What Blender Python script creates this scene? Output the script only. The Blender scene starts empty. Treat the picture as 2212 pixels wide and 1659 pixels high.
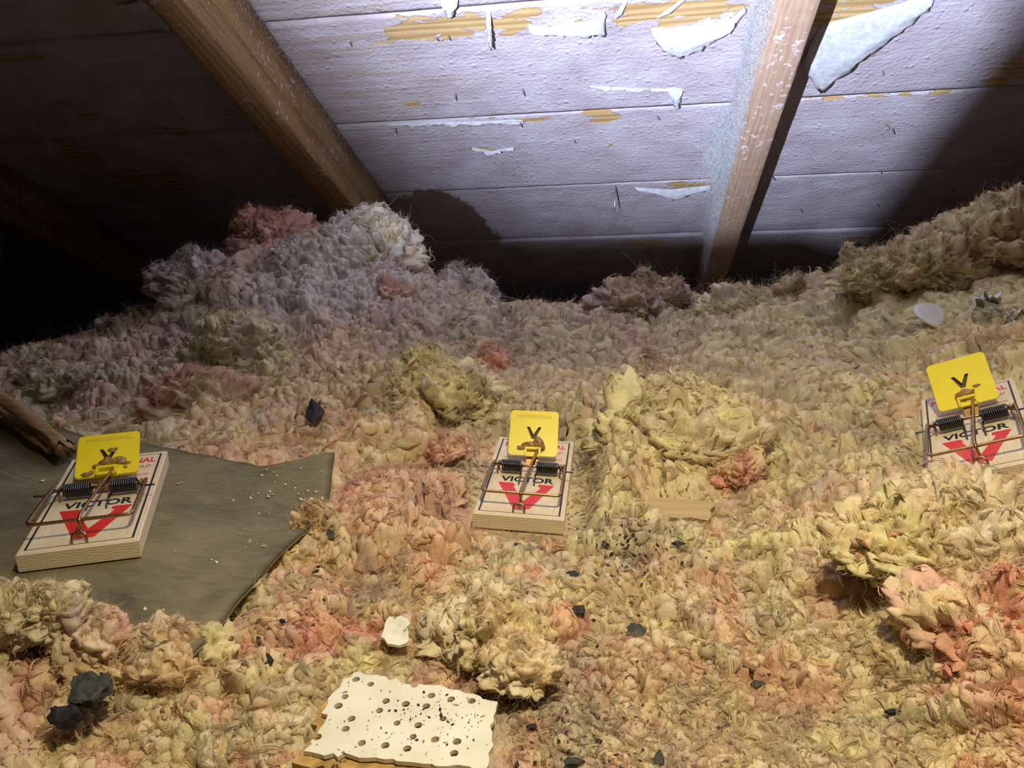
import bpy, math
import numpy as np
from mathutils import Matrix, Vector

# ------------------------------------------------------------------ camera, world, lights, exposure
SC = bpy.context.scene
COL = SC.collection
F_PX, CX, CY, ZC = 1660.0, 1106.0, 829.5, 0.19
M = np.array([[0.9878, -0.0014, -0.1557], [0.14693, -0.32257, 0.93507], [-0.05153, -0.94655, -0.31843]])
M[0] /= np.linalg.norm(M[0]); M[2] -= M[2] @ M[0] * M[0]; M[2] /= np.linalg.norm(M[2]); M[1] = np.cross(M[2], M[0])

cam_d = bpy.data.cameras.new('camera')
cam_d.sensor_fit = 'HORIZONTAL'; cam_d.sensor_width = 36.0; cam_d.lens = F_PX / 2212 * 36.0
cam_d.clip_start = 0.01; cam_d.clip_end = 20
cam = bpy.data.objects.new('camera', cam_d); COL.objects.link(cam)
_R = np.column_stack([M[:, 0], -M[:, 1], -M[:, 2]])
_m = Matrix([list(_R[i]) + [0] for i in range(3)] + [[0, 0, 0, 1]])
_m.translation = (0, 0, ZC)
cam.matrix_world = _m
SC.camera = cam

world = bpy.data.worlds.new('world'); SC.world = world; world.use_nodes = True
bg = world.node_tree.nodes['Background']
bg.inputs[0].default_value = (0.50, 0.52, 0.70, 1); bg.inputs[1].default_value = 0.0035

def spot(name, loc, target, energy, color, size, blend, radius):
    l = bpy.data.lights.new(name, 'SPOT'); l.energy = energy; l.color = color
    l.spot_size = math.radians(size); l.spot_blend = blend; l.shadow_soft_size = radius
    o = bpy.data.objects.new(name, l); COL.objects.link(o)
    o.location = loc
    o.rotation_euler = (Vector(target) - Vector(loc)).to_track_quat('-Z', 'Y').to_euler()
    return o
# hand torch held low, pointed up at the roof boards; head lamp above the camera looking down at the traps
spot('torch', (-0.18, -0.20, 0.16), (0.07, 0.90, 0.48), 205.0, (0.72, 0.80, 1.0), 60, 1.0, 0.0038)
spot('head_lamp', (0.045, 0.14, 0.47), (0.045, 0.21, 0.0), 10.2, (1.0, 0.87, 0.58), 98, 1.0, 0.012)

SC.cycles.max_bounces = 5; SC.cycles.diffuse_bounces = 3; SC.cycles.glossy_bounces = 2; SC.cycles.transmission_bounces = 2
vs = SC.view_settings
vs.view_transform = 'Standard'; vs.look = 'None'; vs.exposure = 0.0; vs.gamma = 1.0; vs.use_curve_mapping = False

# ------------------------------------------------------------------ geometry helpers
def ray(px, py):
    return M @ np.array([(px - CX) / F_PX, (py - CY) / F_PX, 1.0])
def at_z(px, py, z):
    r = ray(px, py); return r * ((z - ZC) / r[2]) + np.array([0, 0, ZC])
def at_y(px, py, y):
    r = ray(px, py); return r * (y / r[1]) + np.array([0, 0, ZC])
SL = math.radians(30.777); RH = 0.5995
RN = np.array([0, math.sin(SL), math.cos(SL)]); RD = np.array([0, math.cos(SL), -math.sin(SL)])
def roof_pt(u, v, off=0.0):
    return RN * (RH - off) + RD * v + np.array([u, 0, ZC])
def roof_uv(px, py, off=0.0):
    r = ray(px, py); q = r * ((RH - off) / (RN @ r)); return q[0], q @ RD
def roof_px(px, py, off=0.0):
    u, v = roof_uv(px, py, off); return roof_pt(u, v, off)

def mesh_np(name, verts, faces, smooth=True, col=None, vecs=None):
    verts = np.ascontiguousarray(verts, np.float32); faces = np.ascontiguousarray(faces, np.int32)
    me = bpy.data.meshes.new(name); n, k = faces.shape
    me.vertices.add(len(verts)); me.vertices.foreach_set('co', verts.ravel())
    me.loops.add(n * k); me.loops.foreach_set('vertex_index', faces.ravel())
    me.polygons.add(n); me.polygons.foreach_set('loop_start', np.arange(0, n * k, k, dtype=np.int32))
    if smooth: me.polygons.foreach_set('use_smooth', np.ones(n, bool))
    if col is not None:
        a = me.attributes.new('Col', 'FLOAT_COLOR', 'POINT')
        c = np.ones((len(verts), 4), np.float32); c[:, :3] = col; a.data.foreach_set('color', c.ravel())
    for key, val in (vecs or {}).items():
        if np.ndim(val) == 1:
            a = me.attributes.new(key, 'FLOAT', 'POINT'); a.data.foreach_set('value', np.ascontiguousarray(val, np.float32))
        else:
            a = me.attributes.new(key, 'FLOAT_VECTOR', 'POINT'); a.data.foreach_set('vector', np.ascontiguousarray(val, np.float32).ravel())
    me.update(calc_edges=True)
    return me

def add(name, me, mat=None, parent=None, loc=None, **props):
    o = bpy.data.objects.new(name, me); COL.objects.link(o)
    if mat is not None and me is not None and not me.materials: me.materials.append(mat)
    if parent is not None: o.parent = parent
    if loc is not None: o.location = loc
    for k, v in props.items(): o[k] = v
    return o

def grid_faces(nu, nv, wrap=False):
    i = np.arange(nu - 1)[:, None]; j = np.arange(nv if wrap else nv - 1)[None, :]
    j2 = (j + 1) % nv
    a = i * nv + j; b = (i + 1) * nv + j; c = (i + 1) * nv + j2; d = i * nv + j2
    return np.stack([a, b, c, d], -1).reshape(-1, 4)

class MB:
    """collects boxes, tubes and prisms into one mesh"""
    def __init__(s): s.v = []; s.f = []
    def raw(s, verts, faces):
        o = len(s.v); s.v += [tuple(map(float, p)) for p in verts]; s.f += [tuple(o + int(i) for i in fc) for fc in faces]; return s
    def box(s, lo, hi, ch=0.0):
        (a, b, c), (x, y, z) = lo, hi
        if ch <= 0:
            vs_ = [(a, b, c), (x, b, c), (x, y, c), (a, y, c), (a, b, z), (x, b, z), (x, y, z), (a, y, z)]
            return s.raw(vs_, [(3, 2, 1, 0), (4, 5, 6, 7), (0, 1, 5, 4), (1, 2, 6, 5), (2, 3, 7, 6), (3, 0, 4, 7)])
        ring = lambda i, zz: [(a + i, b + i, zz), (x - i, b + i, zz), (x - i, y - i, zz), (a + i, y - i, zz)]
        vs_ = ring(ch, c) + ring(0, c + ch) + ring(0, z - ch) + ring(ch, z)
        fs = [(3, 2, 1, 0), (12, 13, 14, 15)]
        for r in range(3):
            for k in range(4): fs.append((r * 4 + k, r * 4 + (k + 1) % 4, r * 4 + 4 + (k + 1) % 4, r * 4 + 4 + k))
        return s.raw(vs_, fs)
    def tube(s, pts, r, sides=8):
        P = np.array(pts, float); n = len(P)
        T = np.gradient(P, axis=0); T /= np.linalg.norm(T, axis=1)[:, None] + 1e-12
        ref = np.array([0, 0, 1.0]) if abs(T[0, 2]) < .9 else np.array([1.0, 0, 0])
        N = np.cross(T[0], ref); N /= np.linalg.norm(N); V = []
        rr = np.full(n, r) if np.isscalar(r) else np.array(r)
        for k in range(n):
            N = N - (N @ T[k]) * T[k]; N /= np.linalg.norm(N) + 1e-12; B = np.cross(T[k], N)
            for a in np.linspace(0, 2 * np.pi, sides, endpoint=False): V.append(P[k] + rr[k] * (N * np.cos(a) + B * np.sin(a)))
        fs = [tuple(q) for q in grid_faces(n, sides, True)]
        fs += [tuple(range(sides)), tuple(range(n * sides - 1, (n - 1) * sides - 1, -1))]
        return s.raw(V, fs)
    def prism(s, poly, z0, z1):
        n = len(poly)
        V = [(x, y, z0) for x, y in poly] + [(x, y, z1) for x, y in poly]
        fs = [tuple(range(n - 1, -1, -1)), tuple(range(n, 2 * n))] + [(i, (i + 1) % n, n + (i + 1) % n, n + i) for i in range(n)]
        return s.raw(V, fs)
    def mesh(s, name, smooth=False):
        me = bpy.data.meshes.new(name); me.from_pydata(s.v, [], s.f); me.update()
        if smooth: me.polygons.foreach_set('use_smooth', np.ones(len(me.polygons), bool))
        return me

# numpy noise
def _h(ix, iy, seed):
    n = (ix.astype(np.int64) * 374761393 + iy.astype(np.int64) * 668265263 + seed * 974711) & 0xffffffff
    n = ((n ^ (n >> 13)) * 1274126177) & 0xffffffff
    n = ((n ^ (n >> 16)) * 2246822519) & 0xffffffff
    return ((n ^ (n >> 15)) & 0xffffff) / float(0xffffff)
def vnoise(x, y, seed=0):
    x = np.asarray(x, float); y = np.asarray(y, float)
    ix = np.floor(x); iy = np.floor(y); fx = x - ix; fy = y - iy
    fx = fx ** 3 * (fx * (fx * 6 - 15) + 10); fy = fy ** 3 * (fy * (fy * 6 - 15) + 10)
    a = _h(ix, iy, seed); b = _h(ix + 1, iy, seed); c = _h(ix, iy + 1, seed); d = _h(ix + 1, iy + 1, seed)
    return (a * (1 - fx) + b * fx) * (1 - fy) + (c * (1 - fx) + d * fx) * fy
def _h3(ix, iy, iz, seed): return _h(ix + iz * 57.0, iy + iz * 131.0, seed)
def vnoise3(p, seed=0):
    i = np.floor(p); f = p - i; f = f ** 3 * (f * (f * 6 - 15) + 10); s = 0
    for dx in (0, 1):
        for dy in (0, 1):
            for dz in (0, 1):
                w = (f[..., 0] if dx else 1 - f[..., 0]) * (f[..., 1] if dy else 1 - f[..., 1]) * (f[..., 2] if dz else 1 - f[..., 2])
                s = s + w * _h3(i[..., 0] + dx, i[..., 1] + dy, i[..., 2] + dz, seed)
    return s
def fbm3(p, seed=0, oct=3, gain=.5):
    s = 0; a = 1; t = 0
    for k in range(oct): s = s + a * vnoise3(p * 2.03 ** k + 7.7 * k, seed + k * 7); t += a; a *= gain
    return s / t
def fbm(x, y, seed=0, oct=4, gain=.5):
    s = 0; a = 1; t = 0
    for k in range(oct):
        s = s + a * vnoise(x * 2.03 ** k + 17.3 * k, y * 2.03 ** k - 9.1 * k, seed + k * 7); t += a; a *= gain
    return s / t
def pillow(x, y, seed=0):
    ix = np.floor(x); iy = np.floor(y); best = np.full(np.shape(x), 9.0)
    for dx in (-1, 0, 1):
        for dy in (-1, 0, 1):
            cx = ix + dx; cy = iy + dy
            px = cx + _h(cx, cy, seed); py = cy + _h(cx, cy, seed + 5)
            d2 = ((x - px) ** 2 + (y - py) ** 2) / (.55 + .9 * _h(cx, cy, seed + 9)) 
            best = np.minimum(best, d2)
    return np.sqrt(np.clip(1 - best * .9, 0, 1))
def sstep(a, b, x):
    t = np.clip((x - a) / (b - a), 0, 1); return t * t * (3 - 2 * t)

# ------------------------------------------------------------------ materials
def new_mat(name):
    m = bpy.data.materials.new(name); m.use_nodes = True; nt = m.node_tree; nt.nodes.clear()
    out = nt.nodes.new('ShaderNodeOutputMaterial'); return m, nt, out
def N(nt, t, **kw):
    n = nt.nodes.new('ShaderNode' + t)
    for k, v in kw.items():
        if k.startswith('i_'):
            key = k[2:]
            n.inputs[int(key) if key.isdigit() else key.replace('_', ' ')].default_value = v
        else: setattr(n, k, v)
    return n
def ramp(nt, stops, interp='LINEAR'):
    r = nt.nodes.new('ShaderNodeValToRGB'); r.color_ramp.interpolation = interp
    e = r.color_ramp.elements
    while len(e) < len(stops): e.new(.5)
    for k, (p, c) in enumerate(stops):
        e[k].position = p; e[k].color = (*c, 1) if len(c) == 3 else c
    return r
def plain(name, color, rough=.6, metal=0.0, var=.12, scale=300, bump=0.0, **extra):
    m, nt, out = new_mat(name); L = nt.links.new
    p = N(nt, 'BsdfPrincipled', i_Roughness=rough, i_Metallic=metal); tc = N(nt, 'TexCoord')
    no = N(nt, 'TexNoise', i_Scale=scale, i_Detail=4.0); L(tc.outputs['Object'], no.inputs['Vector'])
    c = np.array(color)
    r = ramp(nt, [(.3, tuple(c * (1 - var))), (.7, tuple(np.minimum(c * (1 + var), 1)))])
    L(no.outputs['Fac'], r.inputs[0]); L(r.outputs[0], p.inputs['Base Color'])
    if bump:
        b = N(nt, 'Bump', i_Strength=bump, i_Distance=.001); L(no.outputs['Fac'], b.inputs['Height']); L(b.outputs[0], p.inputs['Normal'])
    for k, v in extra.items(): p.inputs[k.replace('_', ' ')].default_value = v
    L(p.outputs[0], out.inputs[0]); return m

def wool_mat(name, bump=.45, trans=.2):
    m, nt, out = new_mat(name); L = nt.links.new
    a = N(nt, 'Attribute', attribute_name='Col'); tc = N(nt, 'TexCoord')
    n2 = N(nt, 'TexNoise', i_Scale=700.0, i_Detail=4.0, i_Roughness=.65); n2.inputs['Distortion'].default_value = 1.2; L(tc.outputs['Object'], n2.inputs['Vector'])
    n3 = N(nt, 'TexNoise', i_Scale=150.0, i_Detail=5.0, i_Roughness=.6); L(tc.outputs['Object'], n3.inputs['Vector'])
    hs = N(nt, 'HueSaturation'); L(a.outputs['Color'], hs.inputs['Color'])
    mr = N(nt, 'MapRange', i_1=.3, i_2=.7, i_3=.84, i_4=1.12); L(n3.outputs['Fac'], mr.inputs[0]); L(mr.outputs[0], hs.inputs['Value'])
    b = N(nt, 'Bump', i_Strength=bump, i_Distance=.0014); L(n2.outputs['Fac'], b.inputs['Height'])
    p = N(nt, 'BsdfPrincipled', i_Roughness=1.0); p.inputs['Specular IOR Level'].default_value = 0.0
    p.inputs['Subsurface Weight'].default_value = 0.0; p.inputs['Subsurface Radius'].default_value = (1.0, .75, .5); p.inputs['Subsurface Scale'].default_value = .0013
    L(hs.outputs[0], p.inputs['Base Color']); L(b.outputs[0], p.inputs['Normal']); L(p.outputs[0], out.inputs[0]); return m
WOOL = wool_mat('glass_wool')
def fiber_mat():
    m, nt, out = new_mat('glass_fiber'); L = nt.links.new
    a = N(nt, 'Attribute', attribute_name='Col')
    d = N(nt, 'BsdfDiffuse'); t = N(nt, 'BsdfTranslucent'); mx = N(nt, 'MixShader', i_0=.4)
    for s in (d, t): L(a.outputs['Color'], s.inputs['Color'])
    L(d.outputs[0], mx.inputs[1]); L(t.outputs[0], mx.inputs[2]); L(mx.outputs[0], out.inputs[0]); return m
FIBER = fiber_mat()

def wood_nodes(nt, vec, dark, light, ring_scale=9.0, grain=1.0, ax='Y', band=.55):
    """long grain along X of vec; returns colour socket and height socket"""
    L = nt.links.new
    mp = N(nt, 'Mapping'); mp.inputs['Scale'].default_value = (.6 * grain, 6 * grain, 6 * grain); L(vec, mp.inputs['Vector'])
    n0 = N(nt, 'TexNoise', i_Scale=2.2, i_Detail=3.0); L(mp.outputs[0], n0.inputs['Vector'])
    wv = N(nt, 'TexWave', wave_type='BANDS', bands_direction=ax, i_Scale=ring_scale, i_Distortion=5.0, i_Detail=2.0); wv.inputs['Detail Scale'].default_value = 1.4
    L(mp.outputs[0], wv.inputs['Vector'])
    mp2 = N(nt, 'Mapping'); mp2.inputs['Scale'].default_value = (14 * grain, 420 * grain, 420 * grain); L(vec, mp2.inputs['Vector'])
    n1 = N(nt, 'TexNoise', i_Scale=1.0, i_Detail=4.0); L(mp2.outputs[0], n1.inputs['Vector'])
    m1 = N(nt, 'Math', operation='MULTIPLY_ADD', i_1=1 - band); L(n1.outputs['Fac'], m1.inputs[0])
    m2 = N(nt, 'Math', operation='MULTIPLY', i_1=band); L(wv.outputs['Fac'], m2.inputs[0]); L(m2.outputs[0], m1.inputs[2])
    r = ramp(nt, [(.12, dark), (.75, light)]); L(m1.outputs[0], r.inputs[0])
    return r.outputs[0], m1.outputs[0]

def wood_mat(name, dark, light, ring_scale=9.0, grain=1.0, flecks=0.0, fleck_col=(.6, .58, .6), coord='Object', swap=None, ax='Y', band=.55):
    m, nt, out = new_mat(name); L = nt.links.new
    tc = N(nt, 'TexCoord'); vec = tc.outputs[coord]
    if swap:
        mp = N(nt, 'Mapping'); mp.inputs['Rotation'].default_value = swap; L(vec, mp.inputs['Vector']); vec = mp.outputs[0]
    c, h = wood_nodes(nt, vec, dark, light, ring_scale, grain, ax, band)
    p = N(nt, 'BsdfPrincipled', i_Roughness=.75)
    if flecks > 0:
        n2 = N(nt, 'TexNoise', i_Scale=130.0, i_Detail=3.0, i_Roughness=.55); L(tc.outputs['Object'], n2.inputs['Vector'])
        n3 = N(nt, 'TexNoise', i_Scale=9.0, i_Detail=2.0); L(tc.outputs['Object'], n3.inputs['Vector'])
        sm = N(nt, 'Math', operation='MULTIPLY_ADD', i_1=.35); L(n3.outputs['Fac'], sm.inputs[0]); L(n2.outputs['Fac'], sm.inputs[2])
        fr = ramp(nt, [(.86 - flecks, (0, 0, 0)), (.92 - flecks, (1, 1, 1))]); L(sm.outputs[0], fr.inputs[0])
        mx = N(nt, 'MixRGB'); L(fr.outputs[0], mx.inputs[0]); L(c, mx.inputs[1]); mx.inputs[2].default_value = (*fleck_col, 1); c = mx.outputs[0]
    L(c, p.inputs['Base Color'])
    b = N(nt, 'Bump', i_Strength=.35, i_Distance=.0012); L(h, b.inputs['Height']); L(b.outputs[0], p.inputs['Normal'])
    L(p.outputs[0], out.inputs[0]); return m

def deck_mat():
    """pale paper-like coating over pine boards, worn through where the 'bare' attribute is high"""
    m, nt, out = new_mat('coated_roof_board'); L = nt.links.new
    tc = N(nt, 'TexCoord'); oi = N(nt, 'ObjectInfo')
    of = N(nt, 'VectorMath', operation='SCALE'); cb = N(nt, 'CombineXYZ'); L(oi.outputs['Random'], cb.inputs[0]); L(oi.outputs['Random'], cb.inputs[1])
    L(cb.outputs[0], of.inputs[0]); of.inputs['Scale'].default_value = 7.0
    av = N(nt, 'VectorMath', operation='ADD'); L(tc.outputs['Object'], av.inputs[0]); L(of.outputs[0], av.inputs[1])
    wc, wh = wood_nodes(nt, av.outputs[0], (.34, .19, .07), (.62, .44, .21), 4.4, 1.0, 'Y', .40)
    at = N(nt, 'Attribute', attribute_name='bare')
    mp = N(nt, 'Mapping'); mp.inputs['Scale'].default_value = (26, 60, 60); L(av.outputs[0], mp.inputs['Vector'])
    n1 = N(nt, 'TexNoise', i_Scale=1.0, i_Detail=5.0, i_Roughness=.6); L(mp.outputs[0], n1.inputs['Vector'])
    s1 = N(nt, 'Math', operation='MULTIPLY_ADD', i_1=1.9); L(n1.outputs['Fac'], s1.inputs[0]); L(at.outputs['Fac'], s1.inputs[2])
    sb = N(nt, 'Math', operation='SUBTRACT', i_1=1.40); L(s1.outputs[0], sb.inputs[0])
    mk = ramp(nt, [(.0, (0, 0, 0)), (.04, (1, 1, 1))]); L(sb.outputs[0], mk.inputs[0])
    # coating colour: mottled lavender grey, with streaks of wood stain showing through
    n2 = N(nt, 'TexNoise', i_Scale=16.0, i_Detail=5.0, i_Roughness=.6); L(av.outputs[0], n2.inputs['Vector'])
    cr = ramp(nt, [(.30, (.44, .375, .43)), (.52, (.55, .49, .56)), (.72, (.62, .59, .68))]); L(n2.outputs['Fac'], cr.inputs[0])
    mp3 = N(nt, 'Mapping'); mp3.inputs['Scale'].default_value = (7, 150, 150); L(av.outputs[0], mp3.inputs['Vector'])
    n4 = N(nt, 'TexNoise', i_Scale=1.0, i_Detail=4.0); L(mp3.outputs[0], n4.inputs['Vector'])
    th = N(nt, 'Attribute', attribute_name='thin')
    s4 = N(nt, 'Math', operation='MULTIPLY_ADD', i_1=.9); L(n4.outputs['Fac'], s4.inputs[0]); L(th.outputs['Fac'], s4.inputs[2])
    k4 = ramp(nt, [(.66, (0, 0, 0)), (1.0, (.75, .75, .75))]); L(s4.outputs[0], k4.inputs[0])
    mw = N(nt, 'MixRGB'); L(k4.outputs[0], mw.inputs[0]); L(cr.outputs[0], mw.inputs[1]); mw.inputs[2].default_value = (.36, .27, .17, 1)
    mx = N(nt, 'MixRGB'); L(mk.outputs[0], mx.inputs[0]); L(mw.outputs[0], mx.inputs[1]); L(wc, mx.inputs[2])
    # relief: pebbled coating, step down into bare patches
    n5 = N(nt, 'TexNoise', i_Scale=190.0, i_Detail=4.0, i_Roughness=.62); L(tc.outputs['Object'], n5.inputs['Vector'])
    vo = N(nt, 'TexVoronoi', i_Scale=70.0); L(tc.outputs['Object'], vo.inputs['Vector'])
    vr = N(nt, 'MapRange', i_1=.0, i_2=.28, i_3=1.0, i_4=0.0); L(vo.outputs['Distance'], vr.inputs[0])
    h1 = N(nt, 'Math', operation='MULTIPLY_ADD', i_1=.6); L(vr.outputs[0], h1.inputs[0]); L(n5.outputs['Fac'], h1.inputs[2])
    h1b = N(nt, 'Math', operation='MULTIPLY_ADD', i_1=.4); L(n4.outputs['Fac'], h1b.inputs[0]); L(h1.outputs[0], h1b.inputs[2])
    h2 = N(nt, 'Math', operation='MULTIPLY', i_1=.25); L(wh, h2.inputs[0])
    hm = N(nt, 'MixRGB'); L(mk.outputs[0], hm.inputs[0]); L(h1b.outputs[0], hm.inputs[1]); L(h2.outputs[0], hm.inputs[2])
    b = N(nt, 'Bump', i_Strength=.9, i_Distance=.0024); L(hm.outputs[0], b.inputs['Height'])
    p = N(nt, 'BsdfPrincipled', i_Roughness=.85); L(mx.outputs[0], p.inputs['Base Color']); L(b.outputs[0], p.inputs['Normal'])
    L(p.outputs[0], out.inputs[0]); return m
DECK = deck_mat()
PAPER = plain('peeled_paper', (.50, .52, .56), .9, var=.18, scale=160, bump=.6)
RAFTER = wood_mat('rafter_pine', (.17, .085, .028), (.46, .29, .12), 5.0, 1.2, flecks=.04, band=.22)
RAFTER2 = wood_mat('rafter_pine_pale', (.30, .18, .12), (.52, .37, .27), 6.0, 1.2, band=.15, flecks=.04, fleck_col=(.62, .58, .62))
TRAPWOOD = wood_mat('trap_pine', (.60, .47, .28), (.83, .73, .53), 6.0, 7.0, swap=(0, 0, math.pi / 2), ax='Z', band=.30)
INK = plain('black_ink', (.012, .012, .014), .55, var=.2)
RED = plain('red_ink', (.62, .025, .018), .5, var=.08)
REDF = plain('faded_red_ink', (.50, .14, .09), .6, var=.1)
YEL = plain('yellow_plastic', (.86, .70, .012), .38, var=.04, scale=80)
YEL2 = plain('yellow_plastic_emboss', (.60, .47, .03), .45, var=.04)
COPPER = plain('coppered_wire', (.42, .24, .115), .34, 1.0, var=.25, scale=500)
STEEL = plain('dark_spring_steel', (.10, .105, .11), .33, 1.0, var=.2, scale=500)
BRASS = plain('catch_plate', (.34, .19, .08), .45, .7, var=.2)
SHADEMETAL = plain('shadowed_metal', (.07, .045, .022), .6, 0.0, var=.2)  # slot backing colour, darkened to stand for shade inside the V slot
BAIT = plain('peanut_bait', (.30, .17, .045), .28, var=.35, scale=220, bump=.7)
CHIP = plain('black_felt', (.010, .011, .013), .8, var=.3, bump=.4)
FELT = plain('grey_felt', (.045, .047, .040), .9, var=.35, scale=120, bump=.6)
DROP = plain('dropping', (.012, .011, .010), .6, var=.3)
GRIT = plain('white_grit', (.72, .70, .62), .7, var=.2)
FOIL = plain('foil', (.75, .75, .74), .25, .9, var=.3)
NAIL = plain('nail_steel', (.55, .56, .60), .35, 1.0, var=.2)
PLASTIC = plain('white_plastic', (.66, .64, .58), .45, var=.08, scale=60)
CORE = plain('fibre_core', (.42, .26, .085), .95, var=.3, scale=260, bump=1.0)
KRAFT = wood_mat('torn_wood_strip', (.16, .085, .028), (.36, .22, .085), 5.0, 2.0, band=.2)
SCRAP = wood_mat('pale_scrap_wood', (.33, .22, .09), (.54, .39, .18), 4.0, 2.0, band=.2)
FELTPAPER = None
def sheet_mat():
    m, nt, out = new_mat('olive_building_paper'); L = nt.links.new
    tc = N(nt, 'TexCoord')
    n1 = N(nt, 'TexNoise', i_Scale=18.0, i_Detail=6.0, i_Roughness=.62); L(tc.outputs['Object'], n1.inputs['Vector'])
    mp = N(nt, 'Mapping'); mp.inputs['Scale'].default_value = (90, 520, 300); mp.inputs['Rotation'].default_value = (0, 0, .5); L(tc.outputs['Object'], mp.inputs['Vector'])
    n2 = N(nt, 'TexNoise', i_Scale=1.0, i_Detail=4.0); L(mp.outputs[0], n2.inputs['Vector'])
    s = N(nt, 'Math', operation='MULTIPLY_ADD', i_1=.35); L(n2.outputs['Fac'], s.inputs[0]); L(n1.outputs['Fac'], s.inputs[2])
    r = ramp(nt, [(.48, (.075, .066, .036)), (.80, (.215, .182, .095))]); L(s.outputs[0], r.inputs[0])
    p = N(nt, 'BsdfPrincipled', i_Roughness=.7); L(r.outputs[0], p.inputs['Base Color'])
    b = N(nt, 'Bump', i_Strength=.35, i_Distance=.0008); L(n2.outputs['Fac'], b.inputs['Height']); L(b.outputs[0], p.inputs['Normal'])
    L(p.outputs[0], out.inputs[0]); return m
SHEET = sheet_mat()
def tile_mat():
    m, nt, out = new_mat('white_tile_face'); L = nt.links.new
    tc = N(nt, 'TexCoord')
    n1 = N(nt, 'TexNoise', i_Scale=60.0, i_Detail=5.0); L(tc.outputs['Object'], n1.inputs['Vector'])
    n2 = N(nt, 'TexNoise', i_Scale=420.0, i_Detail=2.0, i_Roughness=.5); L(tc.outputs['Object'], n2.inputs['Vector'])
    r = ramp(nt, [(.3, (.64, .60, .46)), (.7, (.78, .75, .63))]); L(n1.outputs['Fac'], r.inputs[0])
    k = ramp(nt, [(.665, (1, 1, 1)), (.71, (.28, .24, .15))]); L(n2.outputs['Fac'], k.inputs[0])
    mx = N(nt, 'MixRGB', blend_type='MULTIPLY', i_0=1.0); L(r.outputs[0], mx.inputs[1]); L(k.outputs[0], mx.inputs[2])
    p = N(nt, 'BsdfPrincipled', i_Roughness=.8); L(mx.outputs[0], p.inputs['Base Color'])
    L(p.outputs[0], out.inputs[0]); return m
TILE = tile_mat()

# ------------------------------------------------------------------ the roof: boards, felt, rafters, nails, peeling paper
rng = np.random.default_rng(7)
SLOPE_M = Matrix([[1, 0, 0, 0], [0, RD[1], RN[1], 0], [0, RD[2], RN[2], 0], [0, 0, 0, 1]])   # local x along board, y downslope, z out through roof
ceiling = add('ceiling', None, kind='structure', label='sloping underside of a boarded roof with peeling pale coating', category='ceiling')
_cm = SLOPE_M.copy(); _cm.translation = Vector(roof_pt(0, 0)); ceiling.matrix_world = _cm
S0, BW = 0.7531, 0.2261
U0, U1 = -2.0, 2.2
# bare patches: (px, py, half-width px, half-height px, strength)
PATCH = [(960, 58, 200, 30, 1.05), (1100, 50, 90, 28, 1.0), (1450, 26, 190, 34, 1.1), (1590, 18, 60, 24, 1.0), (1850, 18, 130, 34, 1.05), (1790, 40, 50, 30, 1.),
         (1300, 252, 42, 16, 1.1), (1052, 320, 60, 7, .9), (1000, 260, 340, 5, .5), (1150, 258, 70, 7, .85), (1480, 404, 65, 12, 1.0),
         (893, 225, 20, 11, 1.1), (850, 200, 60, 7, .6), (1900, 208, 300, 5, .75), (1390, 525, 60, 10, .9), (1590, 165, 22, 7, .8), (1320, 310, 16, 6, .7),
         (1560, 445, 30, 9, .7), (1918, 268, 20, 4, .7), (1840, 515, 60, 14, .8), (45, 122, 80, 12, 1.), (132, 222, 22, 12, 1.2), (200, 250, 28, 10, 1.1),
         (180, 340, 50, 45, 1.1), (340, 400, 130, 38, 1.05), (380, 285, 40, 14, .8), (510, 245, 40, 9, .9), (270, 285, 60, 9, .7), (760, 75, 60, 14, .5), (2190, 150, 60, 40, .95)]
PUV = []
for (px, py, hw, hh, s) in PATCH:
    u, v = roof_uv(px, py); ua, _ = roof_uv(px + hw, py); _, vb = roof_uv(px, py + hh)
    PUV.append((u, v, abs(ua - u) + 1e-4, abs(vb - v) + 1e-4, s))
for k in range(-3, 6):
    v0 = S0 + k * BW + .0010; v1 = S0 + (k + 1) * BW - .0010
    if k >= 3: du = .012
    else: du = .008
    us = np.arange(U0, U1, du); vsn = np.linspace(v0, v1, int((v1 - v0) / .006) + 1)
    if k < -1: us = np.linspace(U0, U1, 60); vsn = np.linspace(v0, v1, 6)
    A, B = np.meshgrid(us, vsn, indexing='ij')
    bare = np.zeros_like(A)
    for (pu, pv, su, sv, s) in PUV:
        if pv < v0 - sv * 3 or pv > v1 + sv * 3: continue
        r = np.sqrt(((A - pu) / su) ** 2 + ((B - pv) / sv) ** 2)
        bare = np.maximum(bare, s * (1 - sstep(.2, 1.7, r)))
    bare = bare * .66
    thin = .34 * (1 - sstep(-.38, -.05, A)) * sstep(-.9, -.45, A) * (1 - sstep(.9, 1.25, B))
    thin += .10 * fbm(A * 5, B * 12, 40)
    Z = (fbm(A * 3, B * 9, 31 + k) - .5) * .003 + (fbm(A * 40, B * 70, 77 + k, 3) - .5) * .0011
    edge = np.minimum(B - v0, v1 - B); Z += .0010 * (1 - sstep(0, .004, edge))
    Z += (rng.random() - .5) * .0035
    nu, nv = A.shape
    V = np.stack([A, B, Z], -1).reshape(-1, 3)
    top = grid_faces(nu, nv)
    # thickness: a rim and a back
    me = mesh_np('roof_board', V, top, True, None, {'bare': bare.ravel(), 'thin': thin.ravel()})
    o = add('roof_board', me, DECK, ceiling)
    md = o.modifiers.new('thickness', 'SOLIDIFY'); md.thickness = .019; md.offset = -1.0 if False else 1.0
felt = MB().box((U0, S0 - 3 * BW, .024), (U1, S0 + 6 * BW, .030)).mesh('roof_felt')
add('roof_felt', felt, CHIP, ceiling)

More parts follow.
